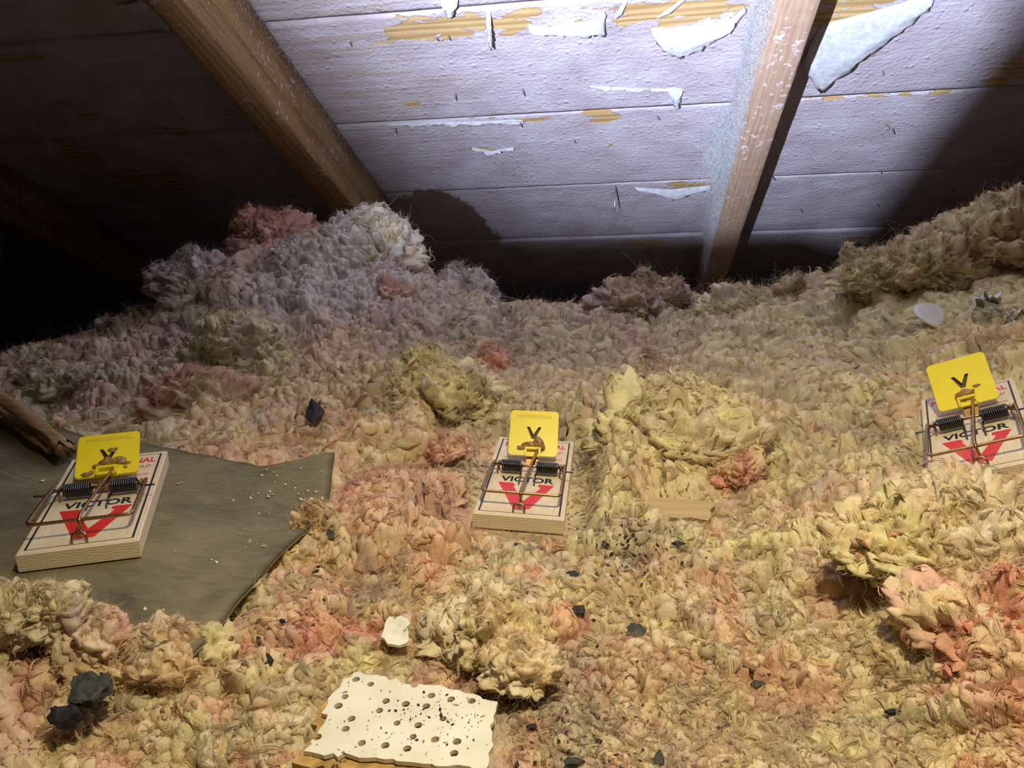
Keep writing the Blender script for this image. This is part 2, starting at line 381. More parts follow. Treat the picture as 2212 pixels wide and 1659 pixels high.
def rafter(name, u_left, label, mat, dp=.0884, w=.0411):
    e = add(name, None, label=label, category='rafter', group='rafters under the roof')
    e.matrix_world = _cm.copy()
    nu, nw = 420, 9
    vs_ = np.linspace(-.05, 2.05, nu)
    # closed rounded section in (u, z): z from 0 at the boards to -dp at the lower face
    c = .0022
    sec = [(0, -.0005), (0, -dp * .35), (0, -dp * .7), (0, -dp + c), (c, -dp), (w * .35, -dp), (w * .7, -dp), (w - c, -dp), (w, -dp + c), (w, -.0560), (w - .0035, -.0545), (w, -.0530), (w, -dp * .35), (w, -.0005)]
    V = []
    for i, v in enumerate(vs_):
        for j, (a, b) in enumerate(sec):
            q = .0016 * (vnoise(v * 14, j * .7 + u_left * 50, 3) - .5) + .0012 * (vnoise(v * 90, j * 3.1, 4) - .5)
            V.append((u_left + a + q, v, b + q * (1 if j not in (0, 13) else 0)))
    me = mesh_np('beam', np.array(V), grid_faces(nu, len(sec), True), False)
    me.materials.append(mat)
    add('beam', me, mat, e)
    return e
R1, R2 = -.4337 - .0411, .1352
# beam grain runs down the slope: rotate the texture space
def along(mat):
    nt = mat.node_tree
    for n in list(nt.nodes):
        if n.type == 'TEX_COORD':
            mp = N(nt, 'Mapping'); mp.inputs['Rotation'].default_value = (0, 0, math.pi / 2)
            links = [(l.to_socket) for l in n.outputs['Object'].links]
            nt.links.new(n.outputs['Object'], mp.inputs['Vector'])
            for s in links: nt.links.new(mp.outputs[0], s)
            break
along(RAFTER); along(RAFTER2)
raf1 = rafter('rafter', R1, 'golden brown rafter with a split along its side, above the white insulation clump', RAFTER)
raf2 = rafter('rafter', R2, 'pale rafter with lint caught along its side, between the two peeled paper flaps', RAFTER2)
rafter('rafter', R1 - .61, 'rafter in the dark bay beyond the golden brown rafter', RAFTER)
rafter('rafter', R2 + .61, 'rafter hidden behind the tall heap of yellow insulation', RAFTER2)

def nail_mesh(ln, r=.0011):
    m = MB(); m.tube([(0, 0, .004), (0, 0, -ln * .7), (0, 0, -ln)], [r, r, r * .15], 6); return m.mesh('nail', True)
NM = [nail_mesh(.009), nail_mesh(.014), nail_mesh(.045, .0013)]
NAILS = [(1330, 402, 2), (757, 88, 0), (945, 78, 0), (1240, 300, 0), (1420, 250, 0), (1670, 382, 0), (1730, 452, 0), (1907, 150, 0), (1915, 268, 0), (1928, 275, 1), (1900, 366, 0),
         (1895, 440, 0), (330, 105, 0), (445, 430, 0), (460, 428, 0), (630, 427, 0), (895, 415, 0), (1010, 545, 0), (1180, 540, 0), (1250, 590, 0), (1145, 632, 0), (395, 252, 0), (970, 75, 0),
         (1130, 190, 1), (985, 200, 1), (855, 275, 1), (1125, 260, 1), (2060, 410, 0), (150, 295, 0)]
for (px, py, t) in NAILS:
    u, v = roof_uv(px, py)
    o = add('nail', NM[t], NAIL, ceiling, (u, v, 0)); o.rotation_euler = (rng.normal(0, .12) + (.5 if t == 2 else 0), rng.normal(0, .12), 0)

def flap(name, hinge, free, rows=10, bulge=.35, thick=.0009, mat=PAPER, fringe=.0016, seed=1):
    """peeled paper: hinge pixels lie on the boards, the free edge stands off by the given metres"""
    n = 26
    def res(pts):
        P = np.array(pts, float); d = np.r_[0, np.cumsum(np.linalg.norm(np.diff(P[:, :2], axis=0), axis=1))]; t = np.linspace(0, d[-1], n)
        return np.stack([np.interp(t, d, P[:, i]) for i in range(3)], 1)
    def loc(p):
        u, v = roof_uv(p[0], p[1], p[2]); return np.array([u, v, -p[2]])
    H = np.array([loc(p) for p in res([(a, b, .001) for a, b in hinge])]); Fr = np.array([loc(p) for p in res(free)])
    r = np.random.default_rng(seed)
    V = []
    for i in range(n):
        for j in range(rows):
            t = j / (rows - 1); p = H[i] * (1 - t) + Fr[i] * t
            p = p + np.array([0, 0, -bulge * math.sin(math.pi * t) * .012])
            p = p + np.array([0, 0, (vnoise(i * .35, j * .5, seed) - .5) * .005 * t])
            if j == rows - 1: p = p + np.array([r.normal(0, fringe), r.normal(0, fringe), r.normal(0, fringe)])
            V.append(p)
    me = mesh_np(name, np.array(V), grid_faces(n, rows), True)
    o = add(name, me, mat, ceiling); md = o.modifiers.new('thickness', 'SOLIDIFY'); md.thickness = thick; md.offset = 0
    return o
flap('paper_flap', [(1752, 85), (1775, 52), (1850, 34), (1930, 12), (1985, -4), (2020, -12)], [(1733, 138, .012), (1752, 172, .016), (1774, 203, .018), (1838, 152, .016), (1925, 88, .013), (2004, 22, .006)], seed=1)
flap('paper_flap', [(1405, 60), (1450, 60), (1500, 56), (1572, 46), (1608, 14)], [(1420, 84, .007), (1436, 112, .012), (1468, 131, .016), (1522, 104, .013), (1574, 70, .010), (1611, 20, .004)], seed=2)
flap('paper_flap', [(1370, 404), (1450, 409), (1535, 400)], [(1385, 411, .003), (1440, 424, .008), (1462, 430, .010), (1500, 421, .006), (1537, 404, .003)], seed=3)
flap('paper_flap', [(952, -5), (970, -6), (990, -5)], [(955, 12, .006), (970, 40, .012), (984, 20, .006)], seed=4)
flap('paper_flap', [(1140, 52), (1200, 60), (1290, 40), (1306, 22)], [(1150, 72, .004), (1218, 78, .007), (1304, 78, .009), (1309, 30, .003)], seed=5)
flap('paper_flap', [(1440, 190), (1458, 188), (1475, 192)], [(1452, 205, .004), (1462, 240, .010), (1470, 205, .004)], seed=6)
flap('paper_flap', [(1050, 26), (1060, 26)], [(1050, 60, .008), (1054, 84, .012), (1063, 108, .016), (1060, 60, .010)], seed=7, bulge=.1)
flap('paper_flap', [(830, 268), (1000, 262), (1130, 259)], [(830, 272, .002), (1000, 269, .004), (1130, 266, .003)], seed=8, bulge=.05)
flap('paper_flap', [(1020, 318), (1060, 326), (1110, 318)], [(1020, 322, .003), (1060, 334, .005), (1110, 322, .003)], seed=9, bulge=.1)
flap('paper_flap', [(1275, 186), (1350, 190), (1450, 192)], [(1275, 188, .002), (1350, 194, .004), (1450, 196, .003)], seed=10, bulge=.1)
flap('paper_flap', [(300, 0), (340, -4), (372, 10)], [(250, 14, .004), (330, 40, .008), (365, 70, .008)], seed=11, bulge=.1)
for (a, b, s) in [((1329, 40), (1352, 2), 1), ((1420, 38), (1478, -2), 2)]:
    m = MB(); p0 = np.r_[roof_uv(*a, .006), -.006]; p1 = np.r_[roof_uv(*b, .002), -.002]
    m.tube([p0, p0 * .6 + p1 * .4 + [0, 0, -.002], p1], [.0012, .003, .002], 5); add('wood_splinter', m.mesh('wood_splinter'), PAPER, ceiling)

# ------------------------------------------------------------------ traps: fitted poses
def pose(o, l, w):
    l = M @ np.array(l); w = M @ np.array(w); l /= np.linalg.norm(l); w -= w @ l * l; w /= np.linalg.norm(w); n = np.cross(w, l)
    mt = Matrix([[w[i], l[i], n[i], 0] for i in range(3)] + [[0, 0, 0, 1]])
    mt.translation = Vector(M @ np.array(o) + np.array([0, 0, ZC])); return mt
POSE = {'left': pose([-.1836, .0692, .325], [-.281, -.312, .908], [.96, -.079, .27]),
        'center': pose([.0031, .0672, .3902], [.126, -.329, .936], [.992, .059, -.113]),
        'right': pose([.2167, .0399, .3536], [.41, -.375, .831], [.804, -.281, -.524])}
TW, TL, TT = .047, .099, .0085
def tp(k, x, y, z): return np.array(POSE[k] @ Vector((x, y, z)))

# ------------------------------------------------------------------ ground of loose insulation
SHEET_Z = float(tp('left', 0, .05, -TT)[2]) - .0006
_p = POSE['left']; _n = np.array(_p.col[2][:3]); _o = tp('left', 0, .05, -TT - .0004)
def on_sheet(px, py, lift=0.0):
    r = ray(px, py); c = np.array([0, 0, ZC]); t = ((_o - c) @ _n + lift) / (r @ _n); return c + r * t
SHEET_PX = [(-420, 880), (0, 900), (361, 968), (460, 990), (560, 1012), (640, 1014), (727, 1008), (716, 1060), (696, 1110), (650, 1150), (590, 1208), (520, 1285), (440, 1372), (410, 1398), (300, 1385), (200, 1340), (100, 1305), (0, 1298), (-420, 1300)]
SHEET_W = np.array([on_sheet(*p) for p in SHEET_PX])

def poly_dist(x, y, poly):
    """signed distance in plan, negative inside"""
    P = np.asarray(poly)[:, :2]; n = len(P); d = np.full(np.shape(x), 1e9); ins = np.zeros(np.shape(x), bool)
    for i in range(n):
        a = P[i]; b = P[(i + 1) % n]; e = b - a
        t = np.clip(((x - a[0]) * e[0] + (y - a[1]) * e[1]) / (e @ e + 1e-15), 0, 1)
        d = np.minimum(d, np.hypot(x - a[0] - t * e[0], y - a[1] - t * e[1]))
        c = ((a[1] > y) != (b[1] > y)) & (x < (b[0] - a[0]) * (y - a[1]) / (b[1] - a[1] + 1e-15) + a[0]); ins ^= c
    return np.where(ins, -d, d)

TILE_PX = [(655, 1622), (700, 1632), (760, 1631), (830, 1640), (930, 1650), (985, 1652), (1050, 1660), (1062, 1600), (1058, 1568), (1076, 1515), (1020, 1498), (940, 1480), (880, 1478), (815, 1458), (765, 1452), (742, 1466), (735, 1484), (716, 1500), (694, 1540), (708, 1545), (690, 1575)]
TILE_Z = .006
TILE_W = np.array([at_z(px, py, TILE_Z) for px, py in TILE_PX])
SCRAP_PX = [(1395, 1116), (1530, 1128), (1545, 1088), (1400, 1076)]
SCRAP_W = np.array([at_z(px, py, .001) for px, py in SCRAP_PX])

CTRL = []
def cz(px, py, z): CTRL.append(at_z(px, py, z))
def cyy(px, py, y): CTRL.append(at_y(px, py, y))
def cw(x, y, z): CTRL.append(np.array([x, y, z]))
for p in [(1106, 1659, -.002), (300, 1659, .004), (1700, 1659, .0), (2212, 1659, .004), (900, 1560, -.002), (1400, 1450, .0), (1700, 1400, .0), (1850, 1350, .0), (1500, 1250, .0), (1250, 1200, -.004),
          (1000, 1210, .0), (700, 1290, .008), (760, 1180, .010), (860, 1060, .004), (1440, 1095, -.004), (960, 1330, .002), (600, 1450, .006), (1200, 760, -.012), (1000, 790, -.004), (1500, 770, -.004), (1350, 860, -.004), (1300, 840, -.004),
          (1800, 740, .0), (1700, 830, .0), (1840, 920, .006), (1750, 1020, .004), (1650, 1160, .0), (450, 975, .022), (700, 960, .014)]: cz(*p)
for p in [(1440, 1010, .405), (1440, 920, .455), (1600, 960, .42), (1270, 960, .44), (930, 860, .48), (950, 800, .54), (870, 930, .43), (450, 880, .50), (600, 880, .50), (300, 860, .55), (300, 745, .68), (600, 760, .62), (100, 800, .60), (-100, 820, .6), (750, 760, .62),
          (400, 650, .78), (500, 560, .84), (640, 520, .88), (780, 500, .87), (870, 600, .86), (700, 610, .78), (900, 690, .72), (270, 715, .80),
          (1000, 660, .90), (1200, 700, .80), (1400, 650, .90), (1500, 695, .82), (1600, 660, .84), (1720, 650, .85), (1840, 600, .80),
          (2212, 450, .72), (2000, 530, .72), (1900, 590, .73), (2100, 650, .60), (1950, 720, .58), (2212, 740, .50), (2400, 500, .66),
          (2000, 1095, .315), (2212, 1070, .325), (2100, 1210, .28), (2212, 1400, .225), (1910, 1160, .30), (2400, 1300, .25), (100, 1330, .238), (-100, 1330, .238), (0, 1420, .212), (200, 1420, .216), (380, 1450, .216), (150, 1580, .185)]: cyy(*p)
for p in [(100, 775, .86), (0, 800, .78), (-150, 830, .80), (180, 745, .86), (-350, 840, .85), (60, 770, 1.0)]: cyy(*p)
for p in [(-.55, 1.15, -.10), (-1.0, .95, -.14), (-.2, 1.2, -.15), (.1, 1.2, -.15), (.5, 1.2, -.10), (-.9, 1.1, -.14), (-.2, 1.5, -.2), (.4, 1.5, -.2), (.42, .32, .15), (.5, .5, .17), (.55, .9, .12), (-.7, .3, .02), (-.6, .05, .02), (.5, .0, .12), (0, .05, -.004), (.2, .05, .02),
          (.9, .4, .2), (-1.3, .5, .0), (1.2, 1.0, .1), (-1.3, 1.2, -.05), (0, -.3, 0), (.9, -.2, .1), (-.8, -.3, 0)]: cw(*p)
for k, e in (('center', .002), ('right', .003)):
    for x, y in ((-.5, 0), (.5, 0), (-.5, 1), (.5, 1), (0, .5)):
        q = tp(k, x * TW, y * TL, -TT); cw(q[0], q[1], q[2] + e)
for x, y in ((-.25, .28), (-.32, .36), (-.22, .36), (-.2, .30)): cw(x, y, SHEET_Z - .004)
C = np.array(CTRL)
def tps(x, y):
    r2 = lambda dx, dy: dx * dx + dy * dy
    return None
_n0 = len(C); _d2 = (C[:, None, 0] - C[None, :, 0]) ** 2 + (C[:, None, 1] - C[None, :, 1]) ** 2
def _k(d2): return np.sqrt(d2 + .02 ** 2)
_A = np.zeros((_n0 + 3, _n0 + 3)); _A[:_n0, :_n0] = _k(_d2) - np.eye(_n0) * .0025
_A[:_n0, _n0] = 1; _A[:_n0, _n0 + 1:] = C[:, :2]; _A[_n0, :_n0] = 1; _A[_n0 + 1:, :_n0] = C[:, :2].T
_w = np.linalg.solve(_A, np.r_[C[:, 2], 0, 0, 0])
def base_h(x, y):
    s = np.full(np.shape(x), _w[_n0]) + _w[_n0 + 1] * x + _w[_n0 + 2] * y
    for i in range(_n0): s = s + _w[i] * _k((x - C[i, 0]) ** 2 + (y - C[i, 1]) ** 2)
    return s

FOOT = {}
for k in POSE:
    FOOT[k] = np.array([tp(k, a * TW / 2, b, -TT) for a, b in ((-1, 0), (1, 0), (1, TL), (-1, TL))])
def plane_z(k, x, y, dz=0.0):
    o = tp(k, 0, .05, -TT); n = np.array(POSE[k].col[2][:3]); return o[2] - (n[0] * (x - o[0]) + n[1] * (y - o[1])) / n[2] + dz
def sheet_z(x, y): return plane_z('left', x, y, -.0012)
def carve(x, y, z, margin=0.0):
    z = np.array(z)
    for k in ('center', 'right'):
        d = poly_dist(x, y, FOOT[k]); lim = plane_z(k, x, y, -.0012) + (np.clip(d - .003 - margin, 0, None) * .42 + np.clip(d - .011 - .018 * sstep(0, .008, FOOT['center'][0][1] - y), 0, None) * 1.8 if k == 'center' else np.clip(d - .003 - margin, 0, None) * 1.3)
        z = np.minimum(z, np.where(d < .05, lim, 9))
    d = poly_dist(x, y, SHEET_W); lim = sheet_z(x, y) - .004 + np.clip(d + .002 - margin, 0, None) * 1.6
    z = np.minimum(z, np.where(d < .03, lim, 9))
    d = poly_dist(x, y, TILE_W); z = np.minimum(z, np.where(d < .02, TILE_Z - .010 + np.clip(d - margin, 0, None) * 1.6, 9))
    d = poly_dist(x, y, SCRAP_W); z = np.minimum(z, np.where(d < .02, -.001 - .003 + np.clip(d - margin, 0, None) * 1.2, 9))
    return z
def flat_amt(x, y):
    """trodden flat areas: 1 where the wool is matted down"""
    a = np.exp(-(((x - .03) / .13) ** 2 + ((y - .22) / .07) ** 2)); b = np.exp(-(((x + .06) / .14) ** 2 + ((y - .62) / .07) ** 2)); c = np.exp(-(((x - .16) / .08) ** 2 + ((y - .56) / .05) ** 2))
    return np.clip(a + b * .8 + c * .6, 0, 1)
def billow(x, y, seed, oct=1):
    n = 2 * fbm(x, y, seed, oct, .4) - 1; n = n * 1.5; a = np.sqrt(n * n + .006) - .077
    return np.minimum(a * (1.6 - .6 * a), 1.07), n
def relief(x, y):
    """puffy lobes parted by creases; returns height and the sign fields that tell lobes apart"""
    wx = x + (fbm(x * 26, y * 26, 1, 3) - .5) * .040; wy = y + (fbm(x * 26 + 40, y * 26, 2, 3) - .5) * .040
    wx = wx + (fbm(x * 70, y * 70 + 8, 3, 3) - .5) * .022; wy = wy + (fbm(x * 70 + 60, y * 70, 4, 3) - .5) * .022
    fa = flat_amt(x, y); fl = 1 - .6 * fa
    mt = .30 + .95 * sstep(.38, .60, fbm(x * 15, y * 15, 9, 3))
    p1 = pillow(wx / .066, wy / .056, 11)
    b0, s0 = billow(wx * 30, wy * 36, 16, 2); b1, s1 = billow(wx * 84 + 3, wy * 130, 12, 2); b2, s2 = billow(wx * 165, wy * 330 + 5, 13); b3, s3 = billow(wx * 330 + 9, wy * 560, 14)
    h = fl * ((p1 - .45) * .025 + b0 * .013 + b1 * .0072 * mt) + (1 - .25 * fa) * (b2 * .0034 * mt + b3 * .0012) + (fbm(x * 9, y * 9, 15, 3) - .5) * .028 * fl - .016
    return h, s0, s1, s2
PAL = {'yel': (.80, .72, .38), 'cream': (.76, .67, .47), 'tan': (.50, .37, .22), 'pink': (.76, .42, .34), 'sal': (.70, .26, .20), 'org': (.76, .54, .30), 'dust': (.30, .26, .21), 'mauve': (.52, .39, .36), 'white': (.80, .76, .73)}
PAL = {k: np.array(v) for k, v in PAL.items()}
def mixc(c, k, w): return c * (1 - w[..., None]) + PAL[k] * w[..., None]
# local tints: px, py, plan radius, palette key, strength, plane height
TINT = [(1000, 950, .020, 'pink', .9, .01), (780, 1090, .030, 'sal', .7, .01), (880, 1080, .03, 'pink', .7, .01), (440, 890, .05, 'pink', .75, .02), (560, 985, .06, 'pink', .6, .02), (1050, 795, .03, 'pink', .9, .0), (950, 1240, .018, 'sal', .8, .0), (640, 1370, .013, 'sal', .8, .005),
        (1190, 700, .01, 'pink', .9, .0), (1400, 850, .03, 'pink', .8, .0), (1480, 930, .03, 'pink', .7, .02), (1590, 1030, .018, 'sal', .6, .01), (1930, 1180, .018, 'sal', .85, .03), (2000, 1330, .016, 'sal', .8, .01), (2190, 1500, .02, 'sal', .8, .01), (1980, 1060, .04, 'pink', .6, .03), (2150, 1050, .03, 'sal', .7, .03),
        (60, 1520, .022, 'pink', .85, .01), (280, 1420, .020, 'org', .8, .01), (400, 1470, .02, 'org', .6, .01), (1020, 1330, .015, 'org', .6, .01), (1100, 1460, .012, 'pink', .7, .005), (1400, 1380, .012, 'sal', .6, .0), (1520, 1300, .015, 'pink', .7, .0), (680, 1160, .016, 'org', .8, .01),
        (560, 520, .09, 'pink', .8, .08), (620, 480, .06, 'sal', .45, .1), (850, 640, .05, 'pink', .8, .04), (730, 620, .06, 'pink', .5, .04), (420, 600, .10, 'mauve', .5, .06), (700, 560, .1, 'white', .6, .07), (800, 500, .1, 'white', .8, .09),
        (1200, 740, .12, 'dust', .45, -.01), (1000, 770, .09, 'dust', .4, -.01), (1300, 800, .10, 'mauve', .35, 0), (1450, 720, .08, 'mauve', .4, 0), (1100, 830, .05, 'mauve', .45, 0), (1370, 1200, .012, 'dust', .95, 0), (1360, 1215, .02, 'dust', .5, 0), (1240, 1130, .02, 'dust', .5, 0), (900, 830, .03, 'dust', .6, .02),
        (1830, 840, .02, 'dust', .9, .0), (1720, 870, .025, 'dust', .7, .0), (1560, 840, .02, 'dust', .5, 0), (960, 910, .03, 'yel', .5, .02), (450, 800, .08, 'yel', .6, .03), (1400, 1010, .04, 'yel', .7, .02), (2050, 560, .25, 'yel', .6, .08), (1620, 690, .06, 'yel', .5, .01), (1900, 650, .10, 'yel', .45, .03), (1790, 1000, .04, 'yel', .4, .01), (2050, 1130, .05, 'yel', .55, .03),
        (1600, 1520, .05, 'tan', .5, 0), (1300, 1560, .04, 'tan', .45, 0), (1050, 680, .08, 'dust', .4, -.01), (1500, 1000, .02, 'org', .4, .01)]
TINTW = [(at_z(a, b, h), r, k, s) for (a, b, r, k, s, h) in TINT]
def colour(x, y, jit=None, seed=0):
    x = np.asarray(x, float); y = np.asarray(y, float)
    wx = x + (fbm(x * 30, y * 30, 51, 3) - .5) * .05; wy = y + (fbm(x * 30, y * 30 + 9, 52, 3) - .5) * .05
    c = np.broadcast_to(PAL['tan'], x.shape + (3,)).copy() * .5 + PAL['cream'] * .5
    c = mixc(c, 'yel', sstep(.38, .54, fbm(wx * 26, wy * 26, 60, 3)) * .85)
    c = mixc(c, 'tan', sstep(.50, .62, fbm(wx * 44, wy * 44, 61, 3)) * .65)
    c = mixc(c, 'org', sstep(.54, .64, fbm(wx * 24 + 5, wy * 24, 62, 3)) * .6)
    c = mixc(c, 'pink', sstep(.56, .65, fbm(wx * 30, wy * 30 + 7, 63, 3)) * .7)
    c = mixc(c, 'sal', sstep(.63, .70, fbm(wx * 34 + 2, wy * 34 + 7, 67, 3)) * .7)
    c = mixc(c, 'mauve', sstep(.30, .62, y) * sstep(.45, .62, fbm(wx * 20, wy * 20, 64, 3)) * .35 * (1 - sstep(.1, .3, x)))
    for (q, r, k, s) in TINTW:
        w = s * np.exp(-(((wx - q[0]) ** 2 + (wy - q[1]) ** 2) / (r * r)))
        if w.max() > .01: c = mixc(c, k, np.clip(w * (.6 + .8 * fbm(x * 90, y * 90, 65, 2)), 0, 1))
    c = mixc(c, 'dust', sstep(.57, .70, fbm(x * 60, y * 60, 66, 4)) * .5)
    if jit is not None:
        s0, s1, s2 = jit
        c = mixc(c, 'yel', .34 * sstep(-.2, .5, s1)); c = mixc(c, 'mauve', .30 * sstep(.1, .7, -s1) * sstep(.0, .6, s0)); c = mixc(c, 'pink', .14 * sstep(.2, .8, -s0) * sstep(0, .5, s2))
        c = mixc(c, 'cream', .30 * sstep(.2, .8, s2)); c = mixc(c, 'tan', .45 * sstep(.0, .6, -s2) * sstep(-.4, .3, -s1)) * .93
    return np.clip(c, 0, .95)

# terrain mesh on a fan-shaped grid, finer towards the traps
R0_, R1_, NR, NA = .150, 1.45, 680, 1110
rr = np.geomspace(R0_, R1_, NR); aa = np.linspace(math.radians(-52), math.radians(46), NA)
def terrain(rr, aa):
    RR, AA = np.meshgrid(rr, aa, indexing='ij'); x = RR * np.sin(AA); y = RR * np.cos(AA)
    h, s0, s1, s2 = relief(x, y); z = base_h(x, y)
    dn = np.minimum.reduce([poly_dist(x, y, q) for q in (FOOT['center'], FOOT['right'], SHEET_W, TILE_W, SCRAP_W)])
    h = (h + .004) * (.30 + .70 * sstep(-.004, .030, dn)) - .004
    gr = np.gradient(h, axis=0) / np.gradient(rr)[:, None]; ga = np.gradient(h, axis=1) / (RR * (aa[1] - aa[0]))
    gx = gr * np.sin(AA) + ga * np.cos(AA); gy = gr * np.cos(AA) - ga * np.sin(AA)
    g = np.hypot(gx, gy); k = .0011 * np.minimum(g, 1.2) / (g + 1e-9)
    br = np.gradient(z, axis=0) / np.gradient(rr)[:, None]; ba = np.gradient(z, axis=1) / (RR * (aa[1] - aa[0]))
    bx = br * np.sin(AA) + ba * np.cos(AA); by = br * np.cos(AA) - ba * np.sin(AA); q = 1 / np.sqrt(1 + bx * bx + by * by)
    x2 = x - k * gx - h * bx * q; y2 = y - k * gy - h * by * q; z2 = z + h * q
    z2 = carve(x2, y2, z2)
    z2 = np.minimum(z2, ZC + (RH - RN[1] * y2) / RN[2] - .012)
    return np.stack([x2, y2, z2], -1), colour(x, y, (s0, s1, s2))
T_V, T_C = terrain(rr, aa)
me = mesh_np('insulation_bed', T_V.reshape(-1, 3), grid_faces(NR, NA)[:, ::-1], True, T_C.reshape(-1, 3))
bed = add('insulation_bed', me, WOOL, kind='stuff', label='loose pink and yellow glass wool insulation spread over the attic floor', category='insulation')
floor_m = MB().box((-2.0, -1.2, -.30), (2.2, 1.75, -.27)).mesh('floor')
add('floor', floor_m, SCRAP, kind='structure', label='attic floor under the insulation', category='floor')
_rs = np.r_[np.geomspace(.03, R0_, 24)]; V1, C1_ = terrain(_rs, np.linspace(aa[0], aa[-1], 140)); V1[-1, :, 2] -= .002
_ra = np.geomspace(.03, R1_, 110); V2_, C2_ = terrain(_ra, np.linspace(aa[-1] - .004, aa[0] + 2 * math.pi + .004, 420))
V2_[..., 2] = np.minimum(V2_[..., 2], .16)
_f = np.concatenate([grid_faces(24, 140)[:, ::-1], grid_faces(110, 420)[:, ::-1] + V1.shape[0] * V1.shape[1]])
add('wool_apron', mesh_np('wool_apron', np.concatenate([V1.reshape(-1, 3), V2_.reshape(-1, 3)]), _f, True, np.concatenate([C1_.reshape(-1, 3), C2_.reshape(-1, 3)])), WOOL, bed, kind='stuff')
# surface lookup
TNx = np.cross(np.gradient(T_V, axis=0), np.gradient(T_V, axis=1)); TNx /= np.linalg.norm(TNx, axis=-1)[..., None] + 1e-12
TNx *= np.sign(TNx[..., 2:3] + 1e-9)
def sample_surface(n, r, rmin=.15, rmax=1.35, amin=-48, amax=44):
    """random points on the bed"""
    R_ = np.exp(r.uniform(math.log(rmin), math.log(rmax), n)); A_ = np.radians(r.uniform(amin, amax, n))
    return lookup(R_ * np.sin(A_), R_ * np.cos(A_))
def lookup(x, y):
    R_ = np.hypot(x, y); A_ = np.arctan2(x, y)
    i = np.clip(((np.log(R_) - math.log(R0_)) / (math.log(R1_) - math.log(R0_)) * (NR - 1)), 0, NR - 2); j = np.clip((A_ - aa[0]) / (aa[-1] - aa[0]) * (NA - 1), 0, NA - 2)
    i0 = i.astype(int); j0 = j.astype(int); fi = (i - i0)[:, None]; fj = (j - j0)[:, None]
    P = (T_V[i0, j0] * (1 - fj) + T_V[i0, j0 + 1] * fj) * (1 - fi) + (T_V[i0 + 1, j0] * (1 - fj) + T_V[i0 + 1, j0 + 1] * fj) * fi
    return P, TNx[i0, j0]
def surf_y(px, py):
    """distance at which the sight line first meets the wool"""
    for yy in np.linspace(.16, 1.2, 700):
        q = at_y(px, py, yy)
        if lookup(np.array([q[0]]), np.array([q[1]]))[0][0][2] >= q[2]: return yy
    return 1.2
def free_of(P, m=.004):
    x, y = P[:, 0], P[:, 1]; ok = np.ones(len(P), bool)
    for poly in (FOOT['center'], FOOT['right'], SHEET_W, TILE_W, SCRAP_W): ok &= poly_dist(x, y, poly) > m
    return ok

def lobe_jitter(P, r):
    """each lobe leans towards one of the wool's own colours"""
    n = len(P); pk = np.array([PAL['yel'], PAL['cream'], PAL['white'], PAL['tan'], PAL['org'], PAL['pink'], PAL['mauve']])
    c = pk[r.choice(7, n, p=[.24, .20, .08, .18, .10, .12, .08])]; base = grid_colour(P[:, 0], P[:, 1])
    w = r.beta(1.2, 5, n)[:, None]
    return (base * (1 - w) + c * w) / (base + 1e-6) * np.exp(r.normal(0, .09, n))[:, None]
def grid_colour(x, y):
    R_ = np.hypot(x, y); A_ = np.arctan2(x, y)
    i = np.clip(((np.log(R_) - math.log(R0_)) / (math.log(R1_) - math.log(R0_)) * (NR - 1)), 0, NR - 1); j = np.clip((A_ - aa[0]) / (aa[-1] - aa[0]) * (NA - 1), 0, NA - 1)
    return T_C[i.astype(int), j.astype(int)]
def unit(v): return v / (np.linalg.norm(v, axis=-1)[..., None] + 1e-12)


def hair(name, X, R, c, parent, mat=None):
    n, pts = X.shape[:2]; hc = bpy.data.hair_curves.new(name); hc.add_curves([pts] * n)
    hc.attributes['position'].data.foreach_set('vector', np.ascontiguousarray(X, np.float32).ravel())
    ra = hc.attributes.get('radius') or hc.attributes.new('radius', 'FLOAT', 'POINT')
    ra.data.foreach_set('value', np.ascontiguousarray(R, np.float32).ravel())
    ca = hc.attributes.new('Col', 'FLOAT_COLOR', 'CURVE'); c4 = np.ones((n, 4), np.float32); c4[:, :3] = c; ca.data.foreach_set('color', c4.ravel())
    hc.materials.append(mat or FIBER)
    o = bpy.data.objects.new(name, hc); COL.objects.link(o); o['kind'] = 'stuff'
    if parent is not None: o.parent = parent
    return o
def fuzz(P, D, L, rad, col, r, pts=5, curl=.5):
    n = len(P); t = np.linspace(0, 1, pts); D = unit(D)
    b1 = unit(np.cross(D, r.normal(size=(n, 3)))); b2 = np.cross(D, b1)
    k1 = r.normal(0, curl, n)[:, None]; k2 = r.normal(0, curl * .6, n)[:, None]
    X = P[:, None] + L[:, None, None] * (D[:, None] * (t[None, :, None] * (1 - .25 * t[None, :, None])) + b1[:, None] * (k1 * t[None] ** 2)[..., None] + b2[:, None] * (k2 * np.sin(t[None] * 3.0))[..., None])
    return X, rad[:, None] * (1 - .6 * t)[None], col

